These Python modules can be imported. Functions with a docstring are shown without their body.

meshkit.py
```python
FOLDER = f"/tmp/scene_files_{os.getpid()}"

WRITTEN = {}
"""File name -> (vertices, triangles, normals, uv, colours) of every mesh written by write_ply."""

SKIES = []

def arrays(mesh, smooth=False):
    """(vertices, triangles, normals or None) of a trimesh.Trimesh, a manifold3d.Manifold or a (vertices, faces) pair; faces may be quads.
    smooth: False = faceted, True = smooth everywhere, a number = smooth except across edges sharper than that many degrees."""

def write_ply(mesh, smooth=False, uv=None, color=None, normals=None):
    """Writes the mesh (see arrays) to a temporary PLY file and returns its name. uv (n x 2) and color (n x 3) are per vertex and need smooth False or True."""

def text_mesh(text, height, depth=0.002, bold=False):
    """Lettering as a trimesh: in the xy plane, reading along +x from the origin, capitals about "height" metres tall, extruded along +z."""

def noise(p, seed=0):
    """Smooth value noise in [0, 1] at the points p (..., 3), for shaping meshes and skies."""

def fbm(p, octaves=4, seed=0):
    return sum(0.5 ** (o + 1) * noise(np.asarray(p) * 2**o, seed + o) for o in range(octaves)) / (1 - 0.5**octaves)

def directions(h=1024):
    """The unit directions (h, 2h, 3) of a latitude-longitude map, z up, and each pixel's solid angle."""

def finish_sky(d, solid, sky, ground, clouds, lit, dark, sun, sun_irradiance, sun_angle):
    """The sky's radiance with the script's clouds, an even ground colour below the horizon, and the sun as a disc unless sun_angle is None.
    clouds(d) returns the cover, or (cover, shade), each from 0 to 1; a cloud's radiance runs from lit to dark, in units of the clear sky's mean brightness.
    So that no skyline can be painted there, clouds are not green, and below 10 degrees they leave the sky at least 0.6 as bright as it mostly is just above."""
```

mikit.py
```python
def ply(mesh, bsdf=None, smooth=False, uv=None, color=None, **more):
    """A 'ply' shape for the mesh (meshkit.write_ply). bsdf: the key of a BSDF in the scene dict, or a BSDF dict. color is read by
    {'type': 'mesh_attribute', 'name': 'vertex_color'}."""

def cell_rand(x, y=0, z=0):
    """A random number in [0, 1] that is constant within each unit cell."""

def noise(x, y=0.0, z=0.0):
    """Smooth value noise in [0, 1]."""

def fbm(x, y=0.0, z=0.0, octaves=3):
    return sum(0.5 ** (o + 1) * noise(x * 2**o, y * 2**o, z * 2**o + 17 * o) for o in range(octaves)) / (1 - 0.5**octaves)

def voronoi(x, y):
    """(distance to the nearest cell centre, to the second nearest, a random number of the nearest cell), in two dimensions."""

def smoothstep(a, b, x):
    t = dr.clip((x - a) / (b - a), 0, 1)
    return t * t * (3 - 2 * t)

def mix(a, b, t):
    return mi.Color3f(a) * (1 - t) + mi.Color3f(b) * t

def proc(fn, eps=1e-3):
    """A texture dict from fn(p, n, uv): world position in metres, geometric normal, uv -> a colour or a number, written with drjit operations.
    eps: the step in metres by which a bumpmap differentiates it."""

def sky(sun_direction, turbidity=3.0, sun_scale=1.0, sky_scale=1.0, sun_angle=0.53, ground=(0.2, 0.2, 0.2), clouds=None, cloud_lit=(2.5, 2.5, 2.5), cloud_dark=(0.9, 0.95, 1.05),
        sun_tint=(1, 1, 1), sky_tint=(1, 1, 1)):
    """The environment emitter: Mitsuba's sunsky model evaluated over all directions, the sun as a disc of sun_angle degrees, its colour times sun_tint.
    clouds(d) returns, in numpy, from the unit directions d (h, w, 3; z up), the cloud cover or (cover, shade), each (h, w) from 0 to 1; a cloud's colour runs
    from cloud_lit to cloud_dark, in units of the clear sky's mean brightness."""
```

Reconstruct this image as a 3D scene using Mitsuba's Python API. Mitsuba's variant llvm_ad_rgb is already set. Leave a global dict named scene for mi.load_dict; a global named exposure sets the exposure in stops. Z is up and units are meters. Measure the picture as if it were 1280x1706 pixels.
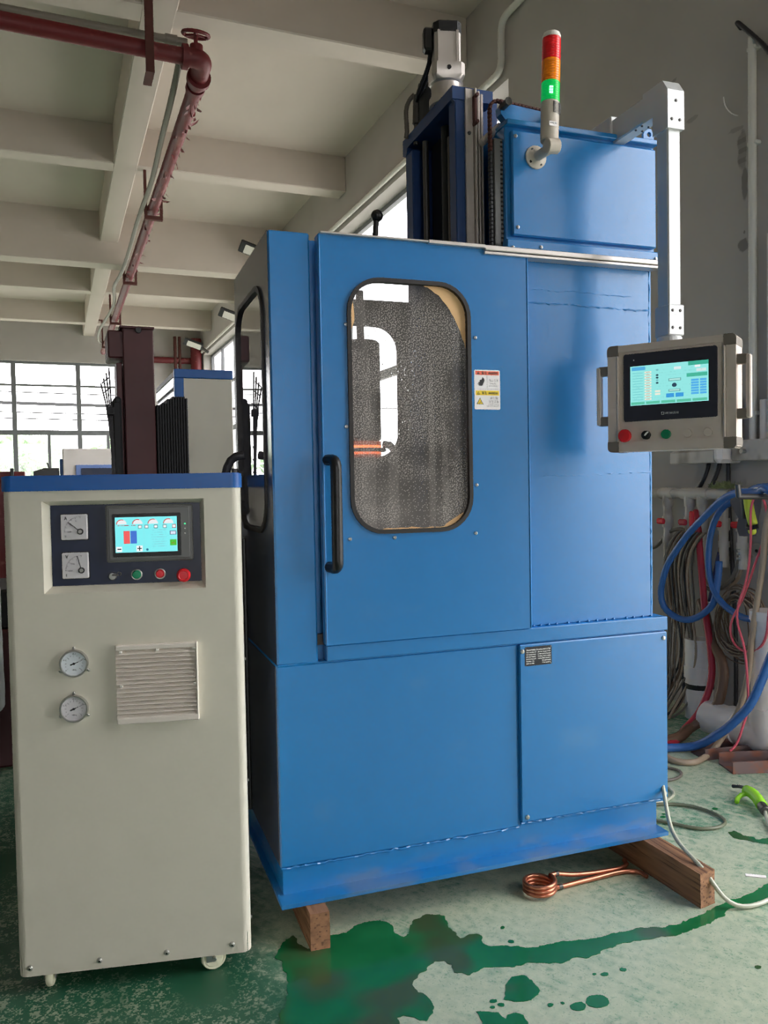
import math, random, numpy as np, trimesh, mitsuba as mi, drjit as dr, mikit, meshkit
from mikit import proc, noise, fbm, voronoi, smoothstep, mix, cell_rand
from shapely.geometry import Polygon, box as sbox, Point, LineString
from shapely import affinity
from scipy.interpolate import CubicSpline
T = mi.ScalarTransform4f
random.seed(4); rng = np.random.default_rng(4)
scene, labels = {}, {}

# ------------------------------------------------------------ camera, sky, exposure
exposure = 3.45
E0 = 2.0 ** -exposure                     # display white in scene units
F_PX, W_PX, H_PX = 1350.0, 1280, 1706
R_CAM = np.array([[0.943, -0.029, 0.331], [-0.332, -0.027, 0.943], [-0.018, -0.999, -0.035]])   # world <- (right, down, forward)
eye = np.array([0, 0, 1.25])
scene['camera'] = {'type': 'perspective', 'fov': 2 * math.degrees(math.atan(W_PX / 2 / F_PX)), 'fov_axis': 'x', 'near_clip': 0.05, 'far_clip': 500.0,
                   'to_world': T().look_at(origin=eye.tolist(), target=(eye + R_CAM[:, 2]).tolist(), up=(-R_CAM[:, 1]).tolist())}
SKY = 4.6
scene['sky'] = mikit.sky((0.5, -0.6, 0.6), turbidity=6.0, sun_scale=0.0, sky_scale=1.0, ground=(0.42, 0.42, 0.41),
                         clouds=lambda d: (np.ones(d.shape[:2]), 0.15 * meshkit.fbm(d * 3.0, 3)), cloud_lit=(SKY, SKY, SKY), cloud_dark=(0.8 * SKY, 0.82 * SKY, 0.86 * SKY))

# ------------------------------------------------------------ helpers
def srgb(r, g, b):
    return [((c / 255 + 0.055) / 1.055) ** 2.4 if c > 10 else c / 255 / 12.92 for c in (r, g, b)]
def rgb(c): return {'type': 'rgb', 'value': list(map(float, c))}
def pri(c, rough=0.5, metal=0.0, spec=0.5, **k):
    d = {'type': 'principled', 'base_color': c if isinstance(c, dict) else rgb(c), 'roughness': rough, 'metallic': metal, 'specular': spec}
    d.update(k); return d
def mat(name, d, bump=None, scale=0.001):
    if bump is not None: d = {'type': 'bumpmap', 'arbitrary': bump, 'scale': scale, 'bsdf': d}
    scene['m_' + name] = d if d['type'] in ('dielectric', 'thindielectric', 'blendbsdf') else {'type': 'twosided', 'bsdf': d}
    return 'm_' + name
used = {}
def fresh(key):
    if key not in scene and key not in labels and key not in used: used[key] = 1; return key
    k = 1
    while f'{key}_{k:03d}' in used or f'{key}_{k:03d}' in scene: k += 1
    used[f'{key}_{k:03d}'] = 1
    return f'{key}_{k:03d}'
def thing(name, label, cat, group=None):
    key = fresh(name); labels[key] = {'label': label, 'category': cat}
    if group: labels[key]['group'] = group
    return key
def put(name, mesh, m, parent=None, smooth=False, label=None, cat=None, group=None, kind=None, **more):
    key = fresh(f'{parent}__{name}' if parent else name)
    if isinstance(mesh, list): mesh = cat_(mesh)
    if more.get('uv') == 'box':
        v = np.array(mesh.vertices); h = v[:, :2] - v[:, :2].min(0); h = np.linalg.norm(v[:, :2] - v[v[:, 0].argmin(), :2], axis=1); z = v[:, 2]
        more['uv'] = np.c_[h / h.max(), (z - z.min()) / np.ptp(z)]
    scene[key] = mikit.ply(mesh, m, smooth, **more)
    d = {k: v for k, v in (('label', label), ('category', cat), ('group', group), ('kind', kind)) if v}
    if d: labels[key] = d
    return key
def cat_(ms): return trimesh.util.concatenate(ms)
def boxm(x0, x1, y0, y1, z0, z1, b=0.0):
    x0, x1 = sorted((x0, x1)); y0, y1 = sorted((y0, y1)); z0, z1 = sorted((z0, z1))
    if b <= 0:
        m = trimesh.creation.box(extents=(x1 - x0, y1 - y0, z1 - z0)); m.apply_translation(((x0 + x1) / 2, (y0 + y1) / 2, (z0 + z1) / 2)); return m
    b = min(b, (x1 - x0) * .45, (y1 - y0) * .45, (z1 - z0) * .45)
    p = []
    for sx, X in ((1, x0), (-1, x1)):
        for sy, Y in ((1, y0), (-1, y1)):
            for sz, Z in ((1, z0), (-1, z1)):
                p += [(X, Y + sy * b, Z + sz * b), (X + sx * b, Y, Z + sz * b), (X + sx * b, Y + sy * b, Z)]
    return trimesh.convex.convex_hull(np.array(p))
def rrect(x0, x1, y0, y1, r, seg=8):
    return sbox(x0 + r, y0 + r, x1 - r, y1 - r).buffer(r, quad_segs=seg)
FRONT = np.array([[1, 0, 0, 0], [0, 0, -1, 0], [0, 1, 0, 0], [0, 0, 0, 1.0]])     # (a, b, c) -> x=a, z=b, y=-c
def plate(poly, t, y=0.0, M=None):
    """Extruded outline in the x-z plane whose front face lies at y and whose back at y + t."""
    m = trimesh.creation.extrude_polygon(poly, t, engine='earcut') if poly.geom_type == 'Polygon' else cat_([trimesh.creation.extrude_polygon(g, t, engine='earcut') for g in poly.geoms])
    m.apply_transform(FRONT); m.apply_translation((0, y + t, 0))
    if M is not None: m.apply_transform(M)
    return m
def align(d):
    d = np.asarray(d, float) / np.linalg.norm(d)
    a = np.array([1, 0, 0]) if abs(d[0]) < 0.9 else np.array([0, 1, 0])
    x = np.cross(a, d); x /= np.linalg.norm(x); M = np.eye(4); M[:3, 0], M[:3, 1], M[:3, 2] = x, np.cross(d, x), d
    return M
def lathe(prof, at=(0, 0, 0), d=(0, 0, 1), n=24):
    m = trimesh.creation.revolve(np.array(prof, float), sections=n); m.apply_transform(align(d)); m.apply_translation(at); return m
def rod(p0, p1, r, n=12, r2=None):
    p0, p1 = np.array(p0, float), np.array(p1, float); L = np.linalg.norm(p1 - p0); r2 = r if r2 is None else r2
    c = min(r, r2) * .12
    return lathe([(0, 0), (r - c, 0), (r, c), (r2, L - c), (r2 - c, L), (0, L)], p0, p1 - p0, n)
def smoothpts(pts, step=0.02, closed=False):
    p = np.array(pts, float); s = np.r_[0, np.cumsum(np.linalg.norm(np.diff(p, axis=0), axis=1))]
    n = max(4, int(s[-1] / step)); return CubicSpline(s, p)(np.linspace(0, s[-1], n))
def tube(pts, r, n=10, spline=True, step=0.02, closed=False, rib=0.0, pitch=0.01):
    p = smoothpts(pts, step) if spline else np.array(pts, float)
    t = np.gradient(p, axis=0); t /= np.linalg.norm(t, axis=1, keepdims=True) + 1e-12
    x = np.cross(t[0], [0, 0, 1] if abs(t[0][2]) < .9 else [1, 0, 0]); x /= np.linalg.norm(x)
    X = []
    for k in range(len(p)):
        x = x - t[k] * (x @ t[k]); x /= np.linalg.norm(x); X.append(x)
    X = np.array(X); Y = np.cross(t, X)
    a = np.arange(n) * 2 * np.pi / n
    rr = np.full(len(p), r)
    if rib: rr = r + rib * (np.arange(len(p)) % 2)
    v = p[:, None] + rr[:, None, None] * (np.cos(a)[None, :, None] * X[:, None] + np.sin(a)[None, :, None] * Y[:, None])
    i, j = np.meshgrid(np.arange(len(p) - 1), np.arange(n), indexing='ij')
    q = np.stack([i * n + j, i * n + (j + 1) % n, (i + 1) * n + (j + 1) % n, (i + 1) * n + j], -1).reshape(-1, 4)
    f = np.vstack([q[:, [0, 1, 2]], q[:, [0, 2, 3]]]); V = v.reshape(-1, 3); m = len(V)
    V = np.vstack([V, p[0], p[-1]]); j = np.arange(n); L = (len(p) - 1) * n
    f = np.vstack([f, np.stack([j * 0 + m, (j + 1) % n, j], 1), np.stack([j * 0 + m + 1, L + j, L + (j + 1) % n], 1)])
    return trimesh.Trimesh(V, f, process=False)
def fillet(pts, r, k=6):
    """Polyline with its corners rounded."""
    p = [np.array(q, float) for q in pts]; out = [p[0]]
    for a, b, c in zip(p[:-2], p[1:-1], p[2:]):
        d1, d2 = (a - b) / np.linalg.norm(a - b), (c - b) / np.linalg.norm(c - b); rr = min(r, np.linalg.norm(a - b) * .45, np.linalg.norm(c - b) * .45)
        for s in np.linspace(0, 1, k): out.append((1 - s) ** 2 * (b + d1 * rr) + 2 * s * (1 - s) * b + s * s * (b + d2 * rr))
    return np.array(out + [p[-1]])
def torus(R, r, at, d=(0, 0, 1), n=28, k=10):
    m = trimesh.creation.torus(R, r, major_sections=n, minor_sections=k); m.apply_transform(align(d)); m.apply_translation(at); return m
def ball(r, at, s=2): m = trimesh.creation.icosphere(s, r); m.apply_translation(at); return m
def bolt_front(x, z, y, r=0.008, h=0.006, M=None):
    m = lathe([(0, h), (r * .45, h), (r * .55, h * .75), (r * .8, h * .7), (r, h * .35), (r, 0), (0, 0)][::-1], (x, y, z), (0, -1, 0), 12)
    if M is not None: m.apply_transform(M)
    return m
def text(s, h, x, z, y, depth=0.0006, bold=False, M=None, w=None):
    m = meshkit.text_mesh(s, h, depth, bold)
    if w: m.apply_scale([w / max(1e-6, m.extents[0]), 1, 1])
    m.apply_transform(FRONT); m.apply_translation((x, y, z))
    if M is not None: m.apply_transform(M)
    return m
def diff(a, *b): return trimesh.boolean.difference([a, *b], engine='manifold')
def union(*a): return trimesh.boolean.union(list(a), engine='manifold')
# the room stands turned a little against the machine
YAW = math.radians(-2.71)
RR, RD = np.array([math.cos(YAW), -math.sin(YAW), 0]), np.array([math.sin(YAW), math.cos(YAW), 0])
ROOM = np.eye(4); ROOM[:3, 0], ROOM[:3, 1] = RR, RD
def room(u, v, z): return u * RR + v * RD + np.array([0, 0, z])
def rbox(u0, u1, v0, v1, z0, z1, b=0.0): m = boxm(u0, u1, v0, v1, z0, z1, b); m.apply_transform(ROOM); return m
def rtube(pts, r, **k): return tube([room(*p) for p in pts], r, **k)
def rp(p): return p[0] * RR[0] + p[1] * RR[1], p[0] * RD[0] + p[1] * RD[1]       # world -> (u, v)

# ------------------------------------------------------------ materials
def paint_var(c, amp=0.06, s=3.0):
    def fn(p, n, uv):
        k = 1 + amp * (fbm(p.x * s, p.y * s, p.z * s, 3) - 0.5) * 2
        return mi.Color3f(*c) * k
    return proc(fn)
peel = proc(lambda p, n, uv: noise(p.x * 260, p.y * 260, p.z * 260) * 0.7 + noise(p.x * 90, p.y * 90, p.z * 90), 2e-4)
def blue_fn(p, n, uv):
    base = mix(srgb(8, 104, 168), srgb(14, 114, 178), fbm(p.x * 2, p.y * 2, p.z * 2, 2))
    dust = smoothstep(0.62, 0.9, fbm(p.x * 7, p.y * 7, p.z * 9 + 3, 3)) * 0.10
    scuff = smoothstep(0.17, 0.12, p.z) * smoothstep(0.45, 0.75, fbm(p.x * 9, p.y * 9, p.z * 25, 3)) * 0.45
    return mix(mix(base, srgb(120, 150, 175), dust), srgb(112, 118, 135), scuff)
BLUE = mat('blue_paint', pri(proc(blue_fn), 0.3, spec=0.8, clearcoat=0.6, clearcoat_gloss=0.75), peel, 0.00012)
BLUE2 = mat('trim_blue', pri(srgb(22, 86, 158), 0.4, spec=0.5))
BEIGE = mat('beige_paint', pri(paint_var(srgb(204, 199, 184), 0.03), 0.38, spec=0.45), peel, 0.00006)
SHADED_BLUE = mat('shaded_blue_paint', pri(srgb(44, 54, 72), 0.22, spec=0.8, clearcoat=0.7), peel, 0.00012)  # machine blue darkened: shade beside the cabinet is put into the colour
SHADED_COLUMN = mat('shaded_column_blue', pri(srgb(22, 58, 108), 0.45))  # darker copy of the machine blue; weak light from the left put into colour
GRILLE = mat('grille_plastic', pri(srgb(214, 206, 196), 0.5))
NAVY = mat('navy_plate', pri(srgb(34, 42, 66), 0.35))
BLACK = mat('black_plastic', pri(srgb(20, 20, 22), 0.4))
RUBBER = mat('rubber', pri(srgb(34, 30, 30), 0.55))
GREYP = mat('grey_plastic', pri(srgb(104, 104, 104), 0.45))
DGREY = mat('dark_grey', pri(srgb(52, 53, 56), 0.5))
STEEL = mat('steel', pri(srgb(190, 188, 184), 0.28, 0.95))
DSTEEL = mat('dark_steel', pri(srgb(96, 94, 92), 0.4, 0.8))
ALU = mat('aluminium', pri(srgb(206, 198, 192), 0.4, 0.75), proc(lambda p, n, uv: noise(p.x * 900, p.y * 900, p.z * 6), 2e-4), 0.00008)
HMIALU = mat('brushed_aluminium', pri(srgb(208, 194, 184), 0.45, 0.15), proc(lambda p, n, uv: noise(p.x * 8, p.y * 8, p.z * 900), 2e-4), 0.00008)
HMICORNER = mat('corner_grey', pri(srgb(120, 112, 104), 0.5, 0.2))
ARM = mat('arm_paint', pri(srgb(196, 198, 198), 0.32, 0.25))
WHITE = mat('white_plastic', pri(srgb(226, 222, 214), 0.4))
IVORY = mat('ivory_plastic', pri(srgb(196, 186, 172), 0.45))
REDP = mat('red_plastic', pri(srgb(214, 34, 44), 0.35))
GREENP = mat('green_plastic', pri(srgb(10, 128, 88), 0.35))
LRED = mat('red_lens', pri(srgb(226, 28, 34), 0.18, spec=0.6))
LAMB = mat('amber_lens', pri(srgb(252, 138, 16), 0.18, spec=0.6))
LGRN = mat('green_lens', pri(srgb(20, 190, 70), 0.18, spec=0.6))
PAPER = mat('label_white', pri(srgb(238, 234, 234), 0.5))
INK = mat('ink', pri(srgb(38, 36, 40), 0.6))
INKG = mat('ink_grey', pri(srgb(120, 112, 120), 0.6))
ORANGE = mat('label_orange', pri(srgb(236, 110, 84), 0.5))
YELLOW = mat('label_yellow', pri(srgb(240, 206, 50), 0.5))
GAUGE = mat('gauge_face', pri(srgb(214, 220, 226), 0.4))
METERW = mat('meter_face', pri(srgb(206, 202, 206), 0.4))
BROWN = mat('maroon_paint', pri(paint_var(srgb(74, 34, 36), 0.25, 4), 0.5))
BELLOW = mat('bellows', pri(srgb(30, 30, 33), 0.65))
def pipe_fn(p, n, uv):
    a = fbm(p.x * 14, p.y * 5, p.z * 14, 3)
    return mix(mix(srgb(118, 34, 36), srgb(88, 30, 36), fbm(p.x * 3, p.y * 1.5, p.z * 3, 2)), srgb(160, 104, 96), smoothstep(0.62, 0.8, a) * 0.45)
REDPIPE = mat('red_pipe', pri(proc(pipe_fn), 0.5))
RUST = mat('rusty_angle', pri(paint_var(srgb(84, 44, 38), 0.3, 20), 0.7))
PUR = mat('purlin_steel', pri(proc(lambda p, n, uv: mix(srgb(112, 92, 90), srgb(134, 84, 66), smoothstep(.4, .75, fbm(p.x * 25, p.y * 25, p.z * 25, 3)))), 0.6, 0.2))
CONDUIT = mat('grey_conduit', pri(srgb(132, 126, 116), 0.5))
WCONDUIT = mat('white_conduit', pri(srgb(214, 210, 204), 0.45))
PVC = mat('dirty_pvc', pri(proc(lambda p, n, uv: mix(srgb(196, 188, 180), srgb(128, 116, 104), smoothstep(.45, .85, fbm(p.x * 12, p.y * 12, p.z * 8, 3)))), 0.5))
PVCW = mat('white_pvc', pri(srgb(222, 214, 210), 0.4))
HBLUE = mat('blue_hose', pri(srgb(48, 96, 160), 0.4))
HRED = mat('red_hose', pri(srgb(176, 44, 62), 0.45))
HPINK = mat('pink_wire', pri(srgb(220, 92, 108), 0.45))
HTAN = mat('tan_hose', pri(srgb(158, 138, 118), 0.5))
HGREY = mat('grey_hose', pri(srgb(104, 96, 88), 0.5))
HBLK = mat('black_cable', pri(srgb(40, 38, 42), 0.5))
HCLEAR = mat('clear_hose', pri(srgb(176, 178, 160), 0.2, spec=0.7))
HOLIVE = mat('olive_hose', pri(srgb(104, 108, 88), 0.35))
COIL = mat('spring_hose', pri(srgb(112, 84, 66), 0.5))
CABLEB = mat('brown_wire', pri(srgb(116, 92, 74), 0.55))
BRASS = mat('brass', pri(srgb(196, 152, 84), 0.35, 0.8))
COPPER = mat('copper', pri(proc(lambda p, n, uv: mix(srgb(226, 150, 118), srgb(178, 104, 84), fbm(p.x * 40, p.y * 40, p.z * 40, 3))), 0.3, 0.85))
LIME = mat('lime_plastic', pri(srgb(150, 214, 48), 0.4))
YGREEN = mat('yellow_green_plastic', pri(srgb(206, 214, 70), 0.45))
DGUN = mat('slate_plastic', pri(srgb(74, 72, 82), 0.4))
MOSS = mat('moss', pri(srgb(132, 140, 96), 0.8))
FOIL = mat('foil', pri(srgb(196, 196, 200), 0.32, 0.9), proc(lambda p, n, uv: fbm(p.x * 40, p.y * 40, p.z * 18, 4), 1e-3), 0.02)
def wood_fn(p, n, uv):
    g = fbm(p.x * 60, p.y * 7, p.z * 60, 3); r = noise(p.x * 160, p.y * 9, p.z * 160)
    return mix(mix(srgb(104, 72, 52), srgb(168, 122, 88), g), srgb(74, 48, 36), smoothstep(.62, .9, r) * .7)
WOOD = mat('wood', pri(proc(wood_fn), 0.75))
def floor_fn(p, n, uv):
    big = fbm(p.x * 0.9, p.y * 0.9, 0.0, 3); mid = fbm(p.x * 5 + 9, p.y * 5, 1.0, 4); fine = fbm(p.x * 55, p.y * 55, 2.0, 3)
    sw = fbm(p.x * 16 + 5 * p.y, p.y * 26, 4.0, 3)
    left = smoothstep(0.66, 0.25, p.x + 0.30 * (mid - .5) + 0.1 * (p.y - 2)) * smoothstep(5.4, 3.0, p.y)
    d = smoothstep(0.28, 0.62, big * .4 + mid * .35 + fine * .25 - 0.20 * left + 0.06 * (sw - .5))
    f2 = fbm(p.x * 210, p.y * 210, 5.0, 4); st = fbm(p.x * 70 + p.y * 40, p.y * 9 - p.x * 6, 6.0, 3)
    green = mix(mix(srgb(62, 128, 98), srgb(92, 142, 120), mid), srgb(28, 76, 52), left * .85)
    dust = mix(srgb(156, 172, 148), srgb(200, 200, 178), fine * .6 + f2 * .4)
    d = dr.clip(d + .5 * smoothstep(.56, .72, st) - .45 * smoothstep(.57, .75, f2), 0, 1)
    speck = smoothstep(.50, .64, f2 * .6 + fine * .4) * smoothstep(.25, .55, mid)
    c = mix(green, dust, mi.Float(dr.lerp(d * .88, speck * .42, left)))
    sand = smoothstep(0.42, 0.7, fbm(p.x * 2.2, p.y * 2.2, 7.0, 3)) * smoothstep(2.2, 2.9, p.x)
    return mix(c, srgb(196, 170, 140), sand * .7)
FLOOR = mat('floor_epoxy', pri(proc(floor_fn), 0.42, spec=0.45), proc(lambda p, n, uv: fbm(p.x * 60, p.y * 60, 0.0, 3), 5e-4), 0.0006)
def wet_fn(p, n, uv):
    rusty = smoothstep(0.55, 0.8, fbm(p.x * 6 + 1, p.y * 6, 0.0, 3))
    return mix(mix(srgb(18, 92, 50), srgb(34, 116, 70), fbm(p.x * 9, p.y * 9, 3.0, 3)), srgb(70, 72, 50), rusty * .75)
WET = mat('wet_floor', pri(proc(wet_fn), 0.14, spec=0.5))
def wall_fn(p, n, uv):
    v = p.x * RD[0] + p.y * RD[1]
    k = fbm(p.x * 1.3, p.y * 1.3, p.z * 1.3, 4)
    c = mix(srgb(166, 161, 157), srgb(186, 180, 175), k)
    low = smoothstep(1.7, 0.9, p.z) * 0.35 * fbm(p.x * 3, p.y * 3, p.z * 3, 3)
    c = mix(c, srgb(120, 116, 124), low)
    def spot(v0, z0, rv, rz, e=0.5):
        d = dr.sqrt(dr.square((v - v0) / rv) + dr.square((p.z - z0) / rz)) + e * (fbm(v * 22, p.z * 22, 0.0, 3) - .5) * 2
        return smoothstep(1.0, 0.7, d)
    hatch = 0.5 + 0.5 * dr.select(dr.sin(p.z * 130) > 0, 1.0, 0.3)
    s = spot(3.09, 2.87, 0.03, 0.11) * hatch + spot(3.075, 2.70, 0.02, 0.09) + spot(3.085, 2.40, 0.035, 0.035) + spot(3.08, 2.46, .01, .012)
    s += 0.5 * spot(3.42, 3.16, .05, .015, .9) + 0.5 * spot(3.12, 2.98, .06, .012, .9) + .6 * spot(3.6, 3.42, .05, .012, .9)
    return mix(c, srgb(92, 88, 84), dr.clip(s, 0, 1) * .6)
WALL = mat('wall_paint', pri(proc(wall_fn), 0.75, spec=0.2))
CEIL = mat('ceiling_paint', pri(paint_var(srgb(196, 185, 175), 0.07, 1.0), 0.8, spec=0.2))
FRAME = mat('window_frame', pri(srgb(112, 114, 116), 0.5))  # lightened so that window glare is put into the frame colour
GLASS = mat('pane', {'type': 'thindielectric', 'int_ior': 1.5})
CONC = mat('yard', pri(srgb(176, 174, 168), 0.9))
LEAF = mat('leaf', {'type': 'principledthin', 'base_color': rgb(srgb(186, 206, 176)), 'roughness': 0.6, 'diff_trans': 1.0})  # pale leaf colour carries the overexposed haze
scene['m_leaf'] = scene['m_leaf']['bsdf']
BARK = mat('bark', pri(srgb(96, 82, 66), 0.9))
def wet_pane(p, n, uv):
    f = voronoi(p.x * 190, p.z * 190)[0]; f2 = voronoi(p.x * 105 + 7, p.z * 105)[0]; r = fbm(p.x * 9, p.z * 9, 0.0, 3)
    drops = smoothstep(0.34, 0.22, f) * 0.6 * smoothstep(.38, .62, r) + smoothstep(0.2, 0.1, f2) * 0.5
    run = smoothstep(.58, .75, fbm(p.x * 45, p.z * 1.6, 3.0, 2)) * .10
    top = smoothstep(1.83, 1.72, p.z)
    return dr.clip((0.10 + 0.16 * r + run) * (0.5 + 0.5 * top) + drops * 0.85 * top + 0.12 * smoothstep(1.35, 1.12, p.z), 0, 0.85)
scene['m_wet_pane'] = {'type': 'blendbsdf', 'weight': proc(wet_pane), 'a': {'type': 'thindielectric', 'int_ior': 1.5}, 'b': {'type': 'twosided', 'bsdf': {'type': 'diffuse', 'reflectance': rgb(srgb(186, 178, 174))}}}
scene['m_wet_pane'] = {k: v for k, v in scene['m_wet_pane'].items()}
DROP = mat('water_drop', {'type': 'dielectric', 'int_ior': 1.33})
INNER = mat('wet_inner_steel', pri(srgb(74, 68, 66), 0.35, 0.3))
KRAFT = mat('masking_film', pri(srgb(226, 184, 134), 0.6))

# ------------------------------------------------------------ the setting
def struct(name, mesh, m, parent=None, **k): return put(name, mesh, m, parent, kind=None if parent else 'structure', **k)
ULEFT, VF, VB, UR, ZB, ZS = -10.0, -10.0, 19.0, 3.2, 4.6, 5.0
struct('floor', rbox(ULEFT - .3, UR + .3, VF - .3, VB + .3, -0.2, 0.0), FLOOR)
labels['floor']['label'] = 'worn green epoxy floor with pale dust'
c = struct('ceiling', rbox(ULEFT - .3, UR + .3, VF - .3, VB + .3, ZS, ZS + .2), CEIL)
put('main_beam', rbox(.66, .90, VF, VB, ZB, ZS + .05, .01), CEIL, c)
put('main_beam', rbox(-5.2, -4.96, VF, VB, ZB, ZS + .05, .01), CEIL, c)
for v0, zb, w in ((-6.0, ZB, .24), (-3.0, ZB, .24), (0.0, 4.3, .3), (2.95, ZB, .24), (5.92, ZB, .24), (8.88, ZB, .24), (11.7, 4.3, .3), (14.7, ZB, .24), (17.5, ZB, .24)):
    put('cross_beam', rbox(ULEFT, UR, v0, v0 + w, zb + .003, ZS + .05, .01), CEIL, c)
def wall_with_holes(name, axis, at, t, span, zt, holes, m=WALL):
    """axis 'u': wall plane at constant u running along v; axis 'v': the other way. holes: (a0, a1, z0, z1)."""
    poly = sbox(span[0], 0, span[1], zt)
    for a0, a1, z0, z1 in holes: poly = poly.difference(sbox(a0, z0, a1, z1))
    mm = trimesh.creation.extrude_polygon(poly, t, engine='earcut')
    if axis == 'u': M = np.array([[0, 0, 1, at], [1, 0, 0, 0], [0, 1, 0, 0], [0, 0, 0, 1.0]])
    else: M = np.array([[1, 0, 0, 0], [0, 0, 1, at], [0, 1, 0, 0], [0, 0, 0, 1.0]])
    if np.linalg.det(M[:3, :3]) < 0: mm.apply_transform(M); mm.invert()
    else: mm.apply_transform(M)
    mm.apply_transform(ROOM)
    return struct(name, mm, m)
GATE = (-.75, 1.8, 0.0, 4.3)
WR = [(5.29, 11.55, .95, 4.23), (12.2, 18.6, .95, 4.23)]
wr = wall_with_holes('wall_right', 'u', UR, .25, (VF - .3, VB + .3), ZS, [GATE] + WR)
WBK = (-4.64, 1.75, 1.0, 4.02)
wb = wall_with_holes('wall_back', 'v', VB, .25, (ULEFT, UR), ZS, [WBK])
wl = wall_with_holes('wall_left', 'u', ULEFT - .25, .25, (VF - .3, VB + .3), ZS, [])
wf = wall_with_holes('wall_front', 'v', VF - .25, .25, (ULEFT, UR), ZS, [(-3.0, 1.5, 1, 3.8)])  # opening in this unseen wall is added to light the pendant and cabinet
put('column', rbox(2.86, UR + .05, 11.62, 12.1, 0, 4.4, .01), WALL, wr, )
put('column', rbox(2.86, UR + .05, -3.4, -2.95, 0, ZS, .01), WALL, wr)
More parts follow.
